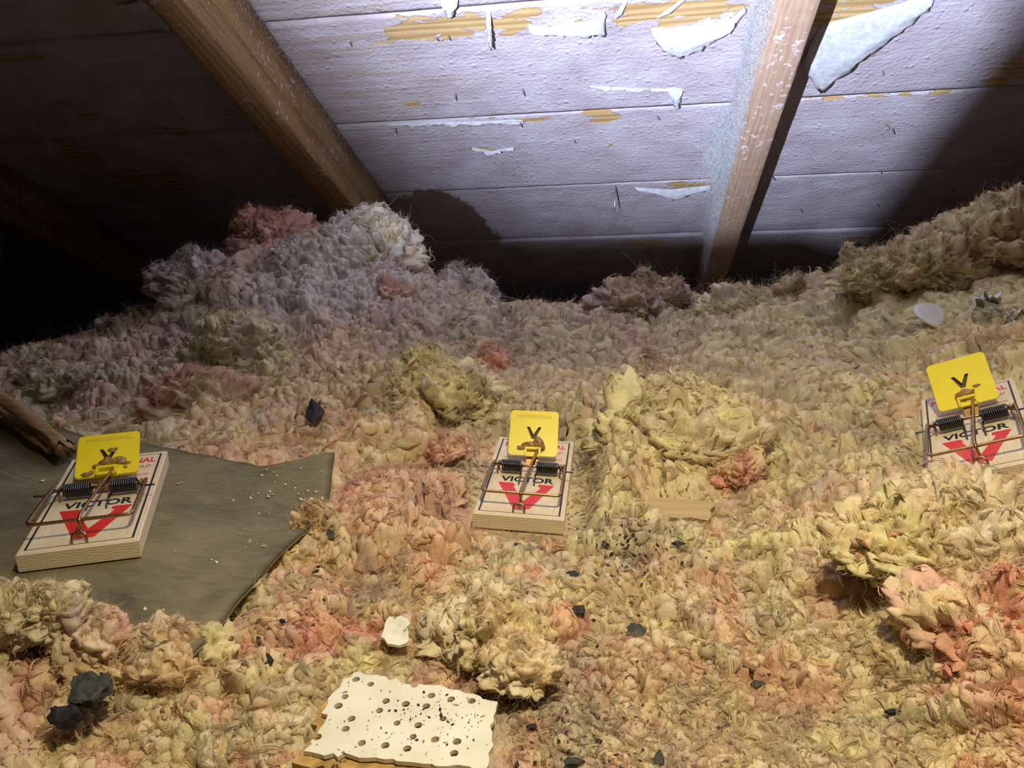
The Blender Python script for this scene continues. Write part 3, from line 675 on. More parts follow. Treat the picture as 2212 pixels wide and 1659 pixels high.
def locks(P, Nn, col, r, scale, per=10, pts=8, length=.0076, rad=1.05e-4, turn=2.2, lift=.10, drift=.3):
    """curly bundles of fibre lying on the surface: per strands side by side, tucked in at both ends"""
    n = len(P); T = unit(np.cross(Nn, r.normal(0, 1, (n, 3)))); B = np.cross(Nn, T)
    L = length * scale * np.exp(r.normal(0, .30, n)); k = r.normal(0, turn, n); k = np.where(np.abs(k) < .2, .2, k)
    lf = np.abs(r.normal(0, lift, n)) + .03; wd = r.uniform(.7, 1.6, n); tip = r.random(n) < drift
    rp = lambda q: np.repeat(q, per, 0)
    P, Nn, T, B, L, k, lf, wd, tip, sc = [rp(q) for q in (P, Nn, T, B, L, k, lf, wd, tip, scale)]; m = len(P)
    j = np.tile(np.arange(per) - (per - 1) / 2, n); R0 = rad * sc * np.exp(r.normal(0, .25, m))
    t = np.linspace(0, 1, pts)[None] * (1 + r.normal(0, .10, m))[:, None] + r.normal(0, .06, m)[:, None]
    k = k + r.normal(0, .25, m); th = k[:, None] * (t - .5); Rr = L / k
    rad_ = Rr[:, None] + (j * R0 * 1.9 * wd)[:, None] * np.clip(np.sin(np.pi * np.clip(t, .08, .92)), .25, 1)
    a = rad_ * np.sin(th); b = Rr[:, None] - rad_ * np.cos(th)
    hgt = (lf * L)[:, None] * np.sin(np.pi * np.clip(t, 0, 1)) - .18 * L[:, None] * (2 * t - 1) ** 4 * np.where(tip, -.6, 1.0)[:, None] - (np.abs(j) * R0 * .5)[:, None] + R0[:, None] * .6
    X = P[:, None] + T[:, None] * a[..., None] + B[:, None] * b[..., None] + Nn[:, None] * hgt[..., None]
    q = np.linspace(0, 1, pts); R = R0[:, None] * (np.sin(np.pi * (q * .84 + .08)) ** .6)[None]
    c = np.clip(np.repeat(col * np.exp(r.normal(.04, .10, n))[:, None], per, 0) * np.exp(r.normal(0, .05, m))[:, None], 0, .95)
    return X, R, c
r1 = np.random.default_rng(21); r2 = np.random.default_rng(22)
_P, _N = sample_surface(30000, r1); _k = free_of(_P, .005); _P, _N = _P[_k], _N[_k]
_N = unit(_N + r1.normal(0, .25, _N.shape)); _d = np.hypot(_P[:, 0], _P[:, 1])
hair('wool_locks', *locks(_P, _N, np.clip(grid_colour(_P[:, 0], _P[:, 1]) * lobe_jitter(_P, r1), 0, .95), r1, (_d / .35) ** .45), bed)
_P, _N = sample_surface(230000, r2); _k = free_of(_P, .003); _P, _N = _P[_k], _N[_k]; _d = np.hypot(_P[:, 0], _P[:, 1])
hair('wool_fuzz', *fuzz(_P, unit(_N + r2.normal(0, .9, _P.shape)), .0042 * np.exp(r2.normal(0, .38, len(_P))) * (_d / .35) ** .4, 4.4e-5 * (_d / .35) ** .7, np.clip(grid_colour(_P[:, 0], _P[:, 1]) * 1.1, 0, .95), r2, curl=.9), bed)

# ------------------------------------------------------------------ separate clumps of wool
def clump(px, py, Y, rx, ry, rz, cols, label, seed, wisps=40, drop=0.0, lift=0.0, amp=1.0, squash=.55):
    r = np.random.default_rng(seed); c0 = at_y(px, py, Y) + np.array([0, 0, lift - drop])
    nu, nv = 72, 110
    u = np.linspace(.02, np.pi - .02, nu); v = np.linspace(0, 2 * np.pi, nv, endpoint=False); U, Vv = np.meshgrid(u, v, indexing='ij')
    d = np.stack([np.sin(U) * np.cos(Vv), np.sin(U) * np.sin(Vv), np.cos(U)], -1)
    R_ = np.array([rx, ry, rz]); lump = 1 + .95 * (fbm(d[..., 0] * 1.5 + d[..., 2] + seed, d[..., 1] * 1.5 - d[..., 2], seed, 2) - .5)
    p = d * R_ * lump[..., None]
    nn = unit(d / R_)
    q = p + np.array([seed * 1.37, seed * .71, 0])
    wq = q + .018 * (np.stack([fbm3(q * 55, 3), fbm3(q * 55 + 9, 4), fbm3(q * 55 + 21, 5)], -1) - .5)
    wq = wq + .008 * (np.stack([fbm3(q * 150, 6, 2), fbm3(q * 150 + 9, 7, 2), fbm3(q * 150 + 21, 8, 2)], -1) - .5)
    def bil(w, sd, oc=1):
        n = (2 * fbm3(w, sd, oc, .4) - 1) * 1.9; a = np.sqrt(n * n + .006) - .077; return np.minimum(a * (1.6 - .6 * a), 1.07), n
    k = min(1.0, min(rx, rz * 2) / .022) * amp; far = (Y / .35) ** .35
    b0, s0 = bil(wq * 46 / max(k, .5) / far, 16, 2); b1, s1 = bil(wq * [95, 130, 160] / far, 12, 2); b2, s2 = bil(wq * [230, 320, 380] / far, 13)
    h = (b0 * .0085 * k + b1 * .0060 * k + b2 * .0036 * min(1, k + .3) - .007 * k) * far
    p = p + nn * h[..., None]; p[..., 2] = np.where(p[..., 2] < 0, p[..., 2] * squash, p[..., 2])
    C1, C2, C3 = [PAL[c_] * .72 + (PAL['cream'] * .5 + PAL['tan'] * .5) * .28 for c_ in cols]
    f = sstep(.44, .56, fbm3(wq * 34, 60 + seed, 2))[..., None]; col = C1 * (1 - f) + C2 * f
    g = (.6 * sstep(-.1, .5, s1))[..., None]; col = col * (1 - g) + C3 * g
    g = (.40 * sstep(.1, .6, -s2))[..., None]; col = col * (1 - g) + PAL['tan'] * g
    col = np.clip(col * (.88 + .2 * fbm3(q * 200, 8, 2))[..., None], 0, .95)
    V = p.reshape(-1, 3)
    # caps
    F = grid_faces(nu, nv, True)
    o = add('insulation_clump', mesh_np('insulation_clump', V, F[:, ::-1] if False else F, True, col.reshape(-1, 3)), WOOL, None, tuple(c0), label=label, category='insulation')
    up = (d[..., 2].reshape(-1) > -.35).nonzero()[0]
    n1 = int(2200 * min(1.5, (rx * rz) / (.03 * .02)) * min(1, .5 / Y) + 500); vi = r.choice(up, n1)
    D = unit(nn.reshape(-1, 3)[vi] + r.normal(0, .8, (n1, 3))); sc = (Y / .35) ** .5
    fz_ = fuzz(V[vi], D, .0036 * sc * np.exp(r.normal(0, .35, n1)), np.full(n1, 4.6e-5 * (Y / .35) ** .7), np.clip(col.reshape(-1, 3)[vi] * 1.08, 0, .95), r, curl=.9)
    hair('fuzz', *fz_, o)
    nw = int(wisps * 4.0); vi = r.choice(up, nw); Nw = unit(nn.reshape(-1, 3)[vi] + r.normal(0, .35, (nw, 3)))
    hair('locks', *locks(V[vi], Nw, col.reshape(-1, 3)[vi], r, np.full(nw, (Y / .35) ** .45 * min(1, .55 + .45 * k)), drift=.45, lift=.14), o)
    return o
CLUMPS = [
 (785, 548, .86, .056, .045, .038, ('white', 'cream', 'white'), 'white shaggy clump of glass wool heaped against the golden brown rafter', 160),
 (830, 615, .84, .040, .035, .030, ('white', 'cream', 'pink'), 'whitish pink clump of glass wool just below the white shaggy clump', 90),
 (585, 525, .92, .048, .040, .034, ('pink', 'sal', 'pink'), 'dusky pink clump of glass wool with a knob on top, beside the white shaggy clump', 90),
 (425, 610, .84, .052, .045, .036, ('mauve', 'white', 'mauve'), 'dim mauve clump of glass wool on the heap below the dark rafter bay', 90),
 (640, 600, .82, .055, .045, .030, ('white', 'cream', 'mauve'), 'pale grey clump of glass wool on the slope between the pink and mauve clumps', 90),
 (840, 655, .76, .030, .026, .018, ('pink', 'sal', 'cream'), 'rose pink clump of glass wool at the foot of the white heap', 40),
 (1458, 975, .425, .052, .034, .025, ('yel', 'cream', 'yel'), 'large pillow of yellow glass wool overhanging the scrap of wood', 120),
 (1590, 1030, .392, .013, .012, .010, ('sal', 'pink', 'yel'), 'salmon knot of glass wool at the end of the large yellow pillow', 20),
 (1490, 915, .450, .020, .015, .010, ('pink', 'pink', 'cream'), 'pink wad of glass wool lying on top of the large yellow pillow', 25),
 (945, 880, .475, .038, .030, .024, ('yel', 'cream', 'dust'), 'yellow clump of glass wool flecked with grey dust, behind the level mouse trap', 80),
 (430, 895, .505, .038, .030, .026, ('pink', 'cream', 'org'), 'peach pink clump of glass wool behind the olive paper sheet', 60),
 (2060, 1215, .285, .036, .028, .020, ('yel', 'cream', 'org'), 'big yellow overhanging clump of glass wool below the tilted mouse trap', 110),
 (1920, 1190, .285, .014, .012, .011, ('sal', 'pink', 'yel'), 'salmon wad of glass wool tucked into the big yellow overhanging clump', 25),
 (2150, 1400, .238, .026, .022, .018, ('pink', 'sal', 'yel'), 'salmon pink clump of glass wool hanging under the big yellow clump', 60),
 (1065, 1385, .246, .020, .016, .012, ('org', 'cream', 'yel'), 'peach tuft of glass wool with pale curls beside the perforated tile', 70),
 (1120, 1450, .226, .011, .010, .007, ('pink', 'cream', 'org'), 'small pink wad of glass wool touching the peach tuft', 25),
 (682, 1150, .312, .0105, .010, .009, ('org', 'tan', 'org'), 'small orange tuft of glass wool on the edge of the olive sheet', 30),
 (960, 985, .405, .0095, .009, .0085, ('sal', 'pink', 'pink'), 'little upright pink tuft of glass wool beside the level mouse trap', 20),
 (885, 1085, .365, .026, .018, .0085, ('sal', 'pink', 'cream'), 'flat salmon wad of glass wool between the sheet and the level mouse trap', 50),
 (1050, 798, .585, .015, .014, .0115, ('pink', 'sal', 'pink'), 'round pink tuft of glass wool on the trodden patch behind the level trap', 25),
 (1400, 845, .520, .019, .016, .017, ('pink', 'mauve', 'cream'), 'curly pink tuft of glass wool behind the large yellow pillow', 50),
 (1392, 655, .84, .046, .040, .026, ('tan', 'mauve', 'tan'), 'brown hump of glass wool with a point on top, in front of the dark eaves', 70),
 (995, 640, .96, .055, .045, .030, ('white', 'dust', 'white'), 'grey blue hump of glass wool beside the foot of the golden brown rafter', 60),
 (1620, 680, .80, .042, .035, .022, ('yel', 'cream', 'yel'), 'yellow hump of glass wool at the foot of the pale rafter', 60),
 (1715, 660, .80, .018, .016, .020, ('org', 'tan', 'yel'), 'peaked tan wad of glass wool beside the yellow hump', 30),
 (1890, 600, .70, .030, .026, .018, ('yel', 'tan', 'cream'), 'ragged yellow tuft of glass wool at the low end of the tall heap', 70),
 (2020, 585, .68, .046, .040, .026, ('yel', 'tan', 'org'), 'tan yellow clump of glass wool on the flank of the tall heap', 90),
 (2180, 530, .66, .046, .042, .030, ('yel', 'org', 'tan'), 'yellow clump of glass wool crowning the tall heap', 90),
 (305, 1465, .212, .022, .016, .011, ('org', 'cream', 'org'), 'orange clump of glass wool beside the dark felt scrap', 50),
 (45, 1515, .205, .020, .016, .012, ('pink', 'sal', 'cream'), 'salmon clump of glass wool next to the dark felt scrap', 40),
 (110, 1345, .220, .016, .010, .010, ('cream', 'mauve', 'yel'), 'cream clump of glass wool on the near edge of the olive sheet', 40),
 (10, 1350, .218, .016, .010, .010, ('yel', 'cream', 'mauve'), 'pale clump of glass wool beside the cream clump on the near edge of the sheet', 40),
 (215, 1395, .216, .013, .009, .008, ('pink', 'org', 'cream'), 'pinkish clump of glass wool between the cream clump and the orange clump', 30),
 (410, 1425, .222, .014, .010, .009, ('org', 'yel', 'pink'), 'orange yellow clump of glass wool at the corner where the olive sheet ends', 35),
 (615, 1235, .290, .017, .014, .009, ('org', 'yel', 'cream'), 'tan yellow clump of glass wool overhanging the side of the olive sheet', 45),
 (560, 1330, .258, .018, .014, .008, ('yel', 'cream', 'yel'), 'pale yellow clump of glass wool at the near corner of the olive sheet', 45),
 (120, 850, .56, .032, .028, .018, ('yel', 'cream', 'tan'), 'ragged yellow clump of glass wool behind the torn brown strip', 70),
 (500, 800, .585, .048, .035, .030, ('yel', 'cream', 'yel'), 'yellow clump of glass wool speckled with black grit', 90),
]
for i_, (px, py, Y, rx, ry, rz, cols, lab, wn) in enumerate(CLUMPS): clump(px, py, Y, rx, ry, rz, cols, lab, 101 + i_, wn, lift=.25 * rz if Y < .65 else 0.0)

# unseen board added beside the torch to cast the diagonal roof shadow
m = MB(); m.raw([(-.120, .0, -.02), (-.108, .0, -.02), (-.108, -.15, -.02), (-.120, -.15, -.02), (-.120, .0, .1254), (-.108, .0, .1254), (-.108, -.15, .2154), (-.120, -.15, .2154)],
                [(0, 1, 2, 3), (7, 6, 5, 4), (0, 4, 5, 1), (1, 5, 6, 2), (2, 6, 7, 3), (3, 7, 4, 0)])
add('added_shadow_board', m.mesh('added_shadow_board'), SCRAP, label='unseen slant-cut board added to cast the diagonal shadow on the roof', category='wood scrap')

m = MB(); m.box((-.66, -.035, 0.0), (-.1215, .003, .138), .0015)  # unseen timber added to keep torchlight off the floor and lower roof
add('added_shadow_timber', m.mesh('added_shadow_timber'), SCRAP, label='unseen timber on edge, added in front of the torch to block its low light', category='wood scrap')

# ------------------------------------------------------------------ building-paper sheet under the first trap
def patch_mesh(name, poly, zfun, thick, step=.005, curl=None):
    """flat sheet cut to a plan outline: a fan of rings from the centre, following zfun(x, y)"""
    P = np.asarray(poly)[:, :2]; c = P.mean(0)
    # densify the outline
    Q = []
    for i in range(len(P)):
        a, b = P[i], P[(i + 1) % len(P)]; k = max(1, int(np.linalg.norm(b - a) / step)); Q += [a + (b - a) * t / k for t in range(k)]
    Q = np.array(Q); rings = 16; n = len(Q); f = np.linspace(0, 1, rings) ** .7; f[0] = .002
    XY = c + (Q - c)[None] * f[:, None, None]
    Z = zfun(XY[..., 0], XY[..., 1]); V = np.concatenate([XY, Z[..., None]], -1).reshape(-1, 3)
    F1 = grid_faces(rings, n, True)[:, ::-1]
    B = V - [0, 0, thick]; F2 = grid_faces(rings, n, True) + len(V)
    o = (rings - 1) * n; i = np.arange(n); F3 = np.stack([o + i, len(V) + o + i, len(V) + o + (i + 1) % n, o + (i + 1) % n], 1)
    return np.concatenate([V, B]), np.concatenate([F1[:, ::-1], F2[:, ::-1], F3[:, ::-1]])
_cr = on_sheet(727, 1008)
def sheet_surf(x, y):
    z = plane_z('left', x, y, -.0004)
    d = np.hypot(x - _cr[0], y - _cr[1]); z = z + .008 * (1 - sstep(0, .045, d))
    dt = poly_dist(x, y, FOOT['left'])
    z = z + sstep(.004, .04, dt) * ((fbm(x * 16, y * 16, 90, 4) - .5) * .009 - .0016 * np.abs(np.sin((x * .9 - y * 1.1) * 55)) ** 8 * .8) - .0002
    return z
Vs, Fs = patch_mesh('paper_sheet', SHEET_W, sheet_surf, .0016)
sheet = add('paper_sheet', mesh_np('paper_sheet', Vs, Fs, True), SHEET, label='olive grey sheet of building paper with one mouse trap on it', category='sheet')

# ------------------------------------------------------------------ mouse traps
def text_mesh(txt, size, width=None, bold=0.0, depth=.0001):
    cu = bpy.data.curves.new('lettering', 'FONT'); cu.body = txt; cu.size = size; cu.align_x = 'CENTER'; cu.align_y = 'BOTTOM_BASELINE'; cu.offset = bold; cu.extrude = depth; cu.resolution_u = 3
    o = bpy.data.objects.new('lettering', cu); COL.objects.link(o); bpy.context.view_layer.update()
    me = bpy.data.meshes.new_from_object(o.evaluated_get(bpy.context.evaluated_depsgraph_get()))
    bpy.data.objects.remove(o)
    if width:
        v = np.empty(len(me.vertices) * 3); me.vertices.foreach_get('co', v); v = v.reshape(-1, 3)
        x0, x1 = v[:, 0].min(), v[:, 0].max(); v[:, 0] = (v[:, 0] - (x0 + x1) / 2) * width / (x1 - x0); me.vertices.foreach_set('co', v.ravel()); me.update()
    me.materials.clear(); return me
mm = .001
def helix(x0, x1, r, cyy_, cz_, turns, n=14, a0=0.0):
    t = np.linspace(0, 1, turns * n + 1); a = a0 + 2 * np.pi * turns * t
    return np.stack([x0 + (x1 - x0) * t, cyy_ + r * np.cos(a), cz_ + r * np.sin(a)], 1)
def bez(pts, n=6):
    """smooth polyline through pts (Catmull-Rom)"""
    P = np.array(pts, float); P = np.vstack([2 * P[0] - P[1], P, 2 * P[-1] - P[-2]]); o = []
    for i in range(1, len(P) - 2):
        for t in np.linspace(0, 1, n, endpoint=False):
            o.append(.5 * ((2 * P[i]) + (-P[i - 1] + P[i + 1]) * t + (2 * P[i - 1] - 5 * P[i] + 4 * P[i + 1] - P[i + 2]) * t * t + (-P[i - 1] + 3 * P[i] - 3 * P[i + 1] + P[i + 2]) * t ** 3))
    o.append(P[-2]); return np.array(o)
def build_trap(key, label, pedal_deg, pedal_y, pedal_tw, bait_blobs, base_tone, emboss=True, seed=0):
    r = np.random.default_rng(seed)
    e = add('mouse_trap', None, label=label, category='mouse trap', group='mouse traps set on the attic floor'); e.matrix_world = POSE[key]
    # origin at the base's underside keeps the Empty at the thing's foot
    w, l = TW / 2, TL
    add('wooden_base', MB().box((-w, 0, -TT), (w, l, 0), .0005).mesh('wooden_base'), TRAPWOOD, e, label='pale pine base board')
    z = .00004
    b = MB(); i = .0030; bt = .00065
    for lo, hi in (((-w + i - .0003, i, 0), (w - i + .0003, i + bt * .7, z)), ((-w + i - .0003, l - i - bt * .7, 0), (w - i + .0003, l - i, z)), ((-w + i - bt, i, 0), (-w + i + bt * .4, l - i, z)), ((w - i - bt * .4, i, 0), (w - i + bt, l - i, z))):
        b.box(lo, hi)
    add('printed_border', b.mesh('printed_border'), INK, e, label='thin black printed border')
    half = [(-15.4, 36.8), (-7.2, 36.7), (-5.6, 33.2), (-6.6, 33.2), (-6.0, 30.4), (-4.3, 30.4)]
    V_ = [(-15.4, 36.8), (-6.9, 36.7), (-5.4, 33.2), (-6.5, 33.2), (-5.2, 29.8), (-4.0, 29.8), (.35, 16.6), (7.0, 30.6), (8.2, 30.8), (7.0, 33.4), (8.0, 33.4), (6.4, 36.8), (15.7, 36.5), (4.6, 8.0), (-3.9, 8.1)]
    V_ = [(-15.4, 36.8), (-6.9, 36.7), (-5.4, 33.2), (-6.6, 33.2), (-5.4, 30.2), (.6, 16.6), (7.6, 30.4), (8.6, 33.4), (7.0, 33.4), (7.0, 36.8), (15.7, 36.5), (4.6, 8.0), (-3.9, 8.1)]
    m = MB()
    m.raw([(x * mm, y * mm, z) for x, y in V_], [(0, 1, 2, 3, 4, 12), (4, 5, 12), (5, 11, 12), (5, 6, 11), (6, 7, 8, 9, 10, 11)])
    add('red_letter', m.mesh('red_letter'), RED, e, label='large red printed letter V')
    t = add('lettering', text_mesh('VICTOR', .0083, .0296, .00022), INK, e, (.0002, .0386, 0), label='black printed word VICTOR')
    t = add('lettering', text_mesh('PROFESSIONAL', .0080, .0372, .00015), RED, e, (.0004, .0857, 0), label='red printed word PROFESSIONAL')
    t = add('lettering', text_mesh('TRAP', .0052, None, .00003), REDF, e, (.0115, .0782, 0))
    t = add('lettering', text_mesh('www.victorpest.com', .0042, .0345), REDF, e, (.0004, .0690, 0), label='small red printed web address')
    # springs: two close coils on a bar
    sy, sz, sr = .0492, .0045, .0030
    add('pivot_bar', MB().tube([(-.0200, sy + .001, sz), (.0205, sy + .001, sz)], .00085, 8).mesh('pivot_bar', True), COPPER, e)
    for sgn, x0, x1 in ((-1, -.0150, -.0040), (1, .0046, .0162)):
        s_ = add('coil_spring', MB().tube(helix(x0, x1, sr, sy, sz, 12), .00047, 6).mesh('coil_spring', True), STEEL, e, label='tight dark steel coil spring')
        xi = x1 if sgn < 0 else x0; xo = x0 if sgn < 0 else x1
        leg = MB().tube(bez([(xi, sy - .001, sz - sr), (xi + sgn * -.0002, sy - .006, .0020), (xi + sgn * -.0001, .0362, .0005), (xi, .0345, -.0004)]), .00047, 6)
        add('spring_leg', leg.mesh('spring_leg', True), STEEL, s_)
        tail = MB().tube(bez([(xo, sy, sz + sr), (xo + sgn * .0015, sy - .004, sz + .003), (sgn * .0195, sy - .0075, sz + .0025), (sgn * .0212, .0408, .0070), (sgn * .0256, .0404, .0072)]), .00047, 6)
        add('spring_tail', tail.mesh('spring_tail', True), STEEL, s_)
    # hammer: square wire bail swung back and cocked
    bz, by = .0085, .0090
    pts = [(-.0190, sy + .0015, sz), (-.0196, sy + .0022, sz + .001), (-.0200, sy + .0005, sz + .0014), (-.0203, .042, .0066), (-.0203, .028, .0078), (-.0203, .013, bz)]
    cr = [(-.0201, .0108, bz), (-.0193, .0095, bz), (-.0180, by, bz)]
    R_ = [(-x, y, zz) for x, y, zz in (pts + cr)][::-1]
    R_ = [(x + .0003, y, zz) for x, y, zz in R_]
    add('hammer_wire', MB().tube(bez(pts + cr + [(-.008, by, bz), (.008, by, bz)] + R_, 4), .00082, 8).mesh('hammer_wire', True), COPPER, e, label='coppered square hammer wire')
    # hold-down rod from the front staple to the pedal catch
    a = math.radians(pedal_deg); pc = np.array([.0006, pedal_y, .004]); up = np.array([0, math.cos(a), math.sin(a)])
    catch = pc + up * .0045 + np.array([.0030, -.001, .0012])
    add('hold_down_rod', MB().tube(bez([(-.0012, .0060, .0030), (.0006, .0058, .0034), (.0004, .0070, .0052), (.0003, .0100, .0102), (catch[0] * .5, .036, (catch[2] + .0102) / 2 + .0006), tuple(catch), tuple(catch + np.array([.0002, .002, -.0012]))], 5), .00075, 8).mesh('hold_down_rod', True), COPPER, e)
    add('staple', MB().tube(bez([(-.0031, .0040, -.0008), (-.0030, .0046, .0022), (-.0018, .0056, .0040), (.0014, .0056, .0040), (.0026, .0046, .0022), (.0027, .0040, -.0008)], 4), .0006, 6).mesh('staple', True), COPPER, e)
    for sx in (-.0172, .0180):
        add('staple', MB().tube(bez([(sx, sy - .0022, -.0005), (sx, sy - .0016, sz + .0004), (sx, sy + .001, sz + .0014), (sx, sy + .0036, sz + .0004), (sx, sy + .0042, -.0005)], 4), .0005, 6).mesh('staple', True), COPPER, e)
    # pedal: rounded square plate with a V slot
    S_ = .0286; h = S_ / 2; rc = .0022; tk = .0011
    ped = add('bait_pedal', None, None, e, label='bright yellow plastic bait pedal')
    pm = Matrix.Translation(Vector(pc)) @ Matrix.Rotation(math.radians(pedal_tw), 4, 'Z') @ Matrix.Rotation(a, 4, 'X'); ped.matrix_local = pm
    outer = []
    for cxx, cy_, a0 in ((h - rc, rc, -90), (h - rc, S_ - rc, 0), (-h + rc, S_ - rc, 90), (-h + rc, rc, 180)):
        for q in range(6): an = math.radians(a0 + 18 * q); outer.append((cxx + rc * math.cos(an), cy_ + rc * math.sin(an)))
    # V slot outline: two strokes
    vy0, vy1 = .0105, .0182
    slot = [(-.0044, vy1), (-.0026, vy1), (-.0001, vy0 + .0028), (.0026, vy1), (.0044, vy1), (.0011, vy0), (-.0011, vy0)]
    import bmesh
    bm = bmesh.new()
    vo = [bm.verts.new((x, y, tk)) for x, y in outer]; vi_ = [bm.verts.new((x, y, tk)) for x, y in slot]
    es = [bm.edges.new((vo[i], vo[(i + 1) % len(vo)])) for i in range(len(vo))] + [bm.edges.new((vi_[i], vi_[(i + 1) % len(vi_)])) for i in range(len(vi_))]
    bmesh.ops.triangle_fill(bm, use_beauty=True, edges=es)
    bm.normal_update()
    for f in list(bm.faces):
        if f.normal.z < 0: f.normal_flip()
    # drop any face inside the slot
    SP = np.array(slot)
    for f in list(bm.faces):
        c_ = f.calc_center_median()
        if poly_dist(np.array([c_.x]), np.array([c_.y]), SP)[0] < 0: bm.faces.remove(f)
    ex = bmesh.ops.extrude_face_region(bm, geom=list(bm.faces))
    bmesh.ops.translate(bm, verts=[v for v in ex['geom'] if isinstance(v, bmesh.types.BMVert)], vec=(0, 0, -tk))
    bmesh.ops.recalc_face_normals(bm, faces=bm.faces)
    pme = bpy.data.meshes.new('plate'); bm.to_mesh(pme); bm.free()
    add('plate', pme, YEL, ped)
    add('slot_backing', MB().box((-.0052, vy0 - .001, -.0012), (.0052, vy1 + .0012, -.0008)).mesh('slot_backing'), SHADEMETAL, ped, label='metal backing behind the V slot, shade painted into its colour')
    if emboss:
        add('embossed_lettering', text_mesh('PROFESSIONAL', .0032, .0215, .00002), YEL2, ped, (0, .0238, tk), label='raised yellow word PROFESSIONAL')
    # hinge bracket and catch plate
    g = MB(); g.box((-.0040, -.0012, tk), (.0044, .0002, tk + .0024)); g.box((-.0046, -.0008, tk - .0008), (-.0034, .0042, tk + .0024)); g.box((.0036, -.0008, tk - .0008), (.0048, .0042, tk + .0024)); g.box((-.0046, .0030, tk), (.0048, .0046, tk + .0026), .0003)
    add('catch_bracket', g.mesh('catch_bracket'), YEL, ped)
    add('catch_plate', MB().box((-.0034, -.0105, -.0002), (.0036, .0030, .0006)).mesh('catch_plate'), BRASS, ped, label='brown metal catch plate')
    # bait: smeared peanut-brown lumps
    Vb, Fb = [], []; o0 = 0
    for (bx, by_, bw, bh, bt_) in bait_blobs:
        nu, nv = 9, 14; uu = np.linspace(0, np.pi / 2, nu)[::-1]; vv = np.linspace(0, 2 * np.pi, nv, endpoint=False)
        U, Vv = np.meshgrid(uu, vv, indexing='ij'); rr_ = np.cos(U) * (1 + .45 * (vnoise(np.cos(Vv) * 1.6 + bx * 9e3, np.sin(Vv) * 1.6 + seed, 95) - .5) + .3 * (vnoise(np.cos(Vv) * 4 + by_ * 9e3, np.sin(Vv) * 4, 96) - .5))
        zz = np.sin(U) * bt_ * (.75 + .6 * vnoise(U * 2.5 + bx * 3e3, np.cos(Vv) * 2 + np.sin(Vv) * 2, 97))
        G = np.stack([bx + rr_ * np.cos(Vv) * bw, by_ + rr_ * np.sin(Vv) * bh, tk + zz - .0001], -1).reshape(-1, 3)
        Vb.append(G); Fb.append(grid_faces(nu, nv, True) + o0); o0 += len(G)
    add('bait', mesh_np('bait', np.concatenate(Vb), np.concatenate(Fb), True), BAIT, ped, label='glossy brown smear of bait')
    return e
build_trap('left', 'wooden mouse trap on the olive paper sheet, bait smeared widely over its yellow pedal', 24.4, .0625, 3.2,
           [(.0005, .0085, .0050, .0030, .0026), (.0050, .0088, .0040, .0024, .0016), (.0088, .0066, .0022, .0012, .0010), (-.0040, .0060, .0030, .0018, .0014), (.0012, .0168, .0020, .0018, .0006), (-.0090, .0018, .0026, .0014, .0014), (-.0070, .0030, .0012, .0012, .001), (.0082, .0040, .0010, .0009, .0006)], 1, True, 1)
build_trap('center', 'wooden mouse trap lying level in the wool, PROFESSIONAL clear on its yellow pedal', 44.4, .0644, 2.4,
           [(.0030, .0078, .0034, .0042, .0030), (-.0020, .0066, .0048, .0022, .0018), (-.0068, .0045, .0030, .0014, .0012), (.0042, .0046, .0030, .0030, .0022)], 0, True, 2)
build_trap('right', 'tilted mouse trap half sunk in wool below the tall yellow heap', 41.5, .0659, 1.4,
           [(.0000, .0068, .0052, .0028, .0028), (-.0022, .0052, .0032, .0026, .0022), (.0060, .0098, .0022, .0009, .0010)], 0, False, 3)

# ------------------------------------------------------------------ perforated ceiling tile fragment
import bmesh
tile_o = np.mean(TILE_W, axis=0)
tile = add('ceiling_tile', None, None, None, tuple(tile_o), label='broken piece of white perforated ceiling tile lying in the wool', category='ceiling tile')
HOLES = [(585, 805), (540, 868), (865, 835), (1000, 855), (1140, 870), (820, 900), (630, 955), (940, 985), (1255, 955), (1085, 1000), (590, 1025), (395, 1080), (1050, 1078), (1200, 1098), (700, 1122), (860, 1138), (1350, 1112), (1010, 1160), (1330, 1192), (1310, 822), (1450, 835), (1060, 728), (1175, 798), (660, 688), (760, 720)]
th_ = .0016
r = np.random.default_rng(5)
def jag(poly, step=.0022, amp=.0006):
    out = []
    for i in range(len(poly)):
        a, b = np.array(poly[i][:2]), np.array(poly[(i + 1) % len(poly)][:2]); k = max(1, int(np.linalg.norm(b - a) / step))
        for t in range(k): out.append(a + (b - a) * t / k + r.normal(0, amp, 2) * (t > 0))
    return out
OUT = [p - tile_o[:2] for p in jag(TILE_W)]
from mathutils.geometry import delaunay_2d_cdt
pv = [Vector((p[0], p[1])) for p in OUT]; pe = [(i, (i + 1) % len(pv)) for i in range(len(pv))]; hp = []
for (zx, zy) in HOLES:
    c = at_z(560 + zx * .3165, 1250 + zy * .3165, TILE_Z)[:2] - tile_o[:2]; rad = .00135 * r.uniform(.85, 1.15); k0 = len(pv)
    ring = [(c[0] + rad * math.cos(a), c[1] + rad * math.sin(a)) for a in np.linspace(0, 2 * np.pi, 12, endpoint=False)]
    pv += [Vector(q) for q in ring]; pe += [(k0 + i, k0 + (i + 1) % 12) for i in range(12)]; hp.append(np.array(ring))
cv, ce, cf, _, _, _ = delaunay_2d_cdt(pv, pe, [], 0, 1e-6)
ctr = np.array([np.mean([cv[i] for i in f], axis=0) for f in cf]); keep = poly_dist(ctr[:, 0], ctr[:, 1], np.array(OUT)) < 0
for h in hp: keep &= poly_dist(ctr[:, 0], ctr[:, 1], h) > 0
bm = bmesh.new(); bv = [bm.verts.new((v[0], v[1], 0)) for v in cv]
for f, q in zip(cf, keep):
    if q: bm.faces.new([bv[i] for i in f])
